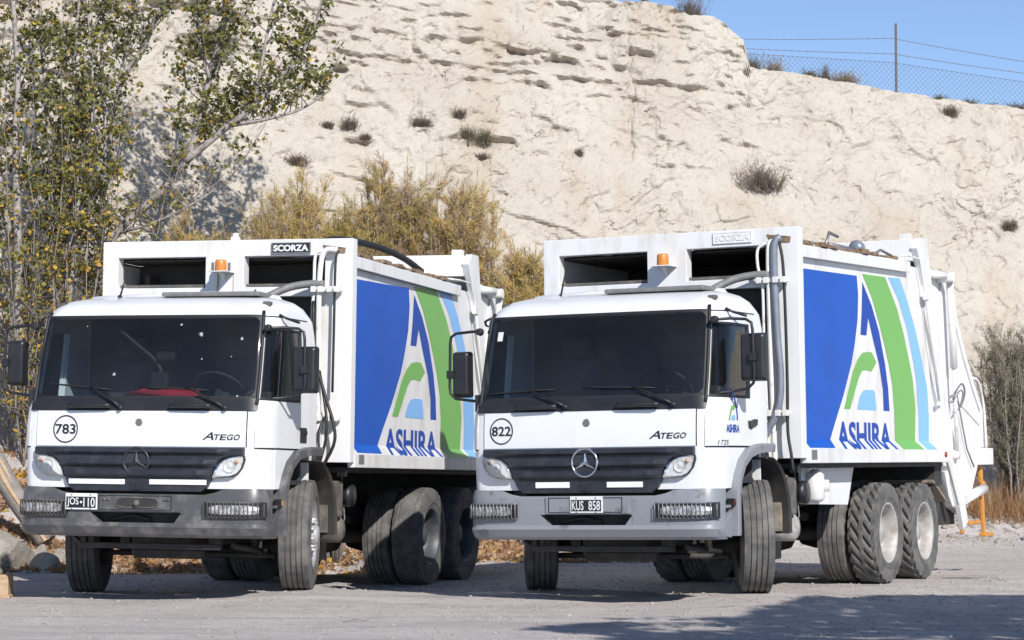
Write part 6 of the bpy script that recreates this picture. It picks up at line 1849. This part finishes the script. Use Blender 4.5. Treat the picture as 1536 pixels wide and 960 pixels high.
for q in range(-14, 104):
    for sg in (-1, 1):
        x0 = 2.7 + q * stp; pts = []
        for t in (0, 1):
            x = x0 + t * hgt * 0.9 * sg + (0 if sg > 0 else hgt * 0.9)
            pts.append((x, t))
        (xa_, _), (xb_, _) = pts
        if min(xa_, xb_) < 2.7 or max(xa_, xb_) > 11.1: continue
        k.tube([(xa_ - 6.85, 0.004 * sg, mt(xa_) - hgt - 7.7), (xb_ - 6.85, 0.004 * sg, mt(xb_) - 7.7)], 0.0025, 3, caps=False)
o = k.build('wire_mesh', M['wire'], fc_); o['kind'] = 'stuff'

# ------------------------------------------------------------------ the tree beside the camera whose shadow falls across the yard
rng = np.random.RandomState(81)
sh = empty('roadside_tree', (6.4, 12.4, -0.05)); tag(sh, 'leafy roadside tree right of the view casting its shadow over the yard', 'tree')
org = np.array([6.4, 12.4, -0.05])
poly = np.array([(6.6, 23.6), (4.87, 23.5), (3.3, 23.5), (2.5, 22.6), (1.6, 20.35), (0.42, 20.6), (0.95, 19.9), (0.05, 18.9), (0.7, 18.2), (0.5, 16.9), (1.5, 15.5), (7.0, 15.0)])
def inside(px, py, pg):
    r = np.zeros(len(px), bool); j = len(pg) - 1
    for i in range(len(pg)):
        xi, yi = pg[i]; xj, yj = pg[j]
        r ^= ((yi > py) != (yj > py)) & (px < (xj - xi) * (py - yi) / (yj - yi + 1e-12) + xi); j = i
    return r
gx_ = rng.uniform(-0.2, 7.5, 60000); gy_ = rng.uniform(14.5, 24, 60000)
nz = fbm(gx_ * 0.75, gy_ * 1.5, 3, 40.0)
edge = np.clip((gx_ - 0.2) / 2.2, 0, 1)
keep = inside(gx_, gy_, poly) & (nz + 0.06 * rng.normal(0, 1, len(nz)) > 0.56 - 0.24 * edge)
keep &= ~((gy_ > 20.2) & (gx_ < 1.95 + (gy_ - 20.5) * 0.487))
gx_, gy_ = gx_[keep], gy_[keep]
hh = 4.3 + 1.2 * fbm(gx_ * 0.9, gy_ * 0.9, 2, 70.0) + 2.2 * rng.rand(len(gx_)) ** 1.5
kx, ky = math.tan(R(90 - SUN_EL)) * math.sin(R(SUN_AZ)), -math.tan(R(90 - SUN_EL)) * math.cos(R(SUN_AZ))
P = np.stack([gx_ + kx * hh, gy_ + ky * hh, hh], -1)[:30000]
V, F, mi = leaves(P - org, 0.12, rng, lambda p, r: r.choice(3, len(p), p=[0.5, 0.3, 0.2]))
arr_mesh('crown', V, F, [M['leaf_green'], M['leaf_dark'], M['leaf_lime']], mi, parent=sh)
k = MB(); k.tube(spline([(0, 0, 0), (0.02, 0.05, 1.5), (-0.1, 0.1, 3.0), (-0.3, 0.2, 4.2), (-0.5, 0.4, 5.2)], 4), [0.2 - 0.011 * i for i in range(17)], 10)
tk = k.build('trunk', M['bark'], sh)
k = MB()
for q in range(34):
    p = P[rng.randint(len(P))] - org; s0 = np.array([-0.2 + rng.normal(0, .1), 0.2, rng.uniform(2.8, 4.6)])
    mid_ = (s0 + p) / 2 + np.array([0, 0, 0.25])
    k.tube(spline([tuple(s0), tuple(mid_), tuple(p)], 4), [0.06 - 0.006 * i for i in range(9)], 5)
k.build('limbs', M['bark'], tk)
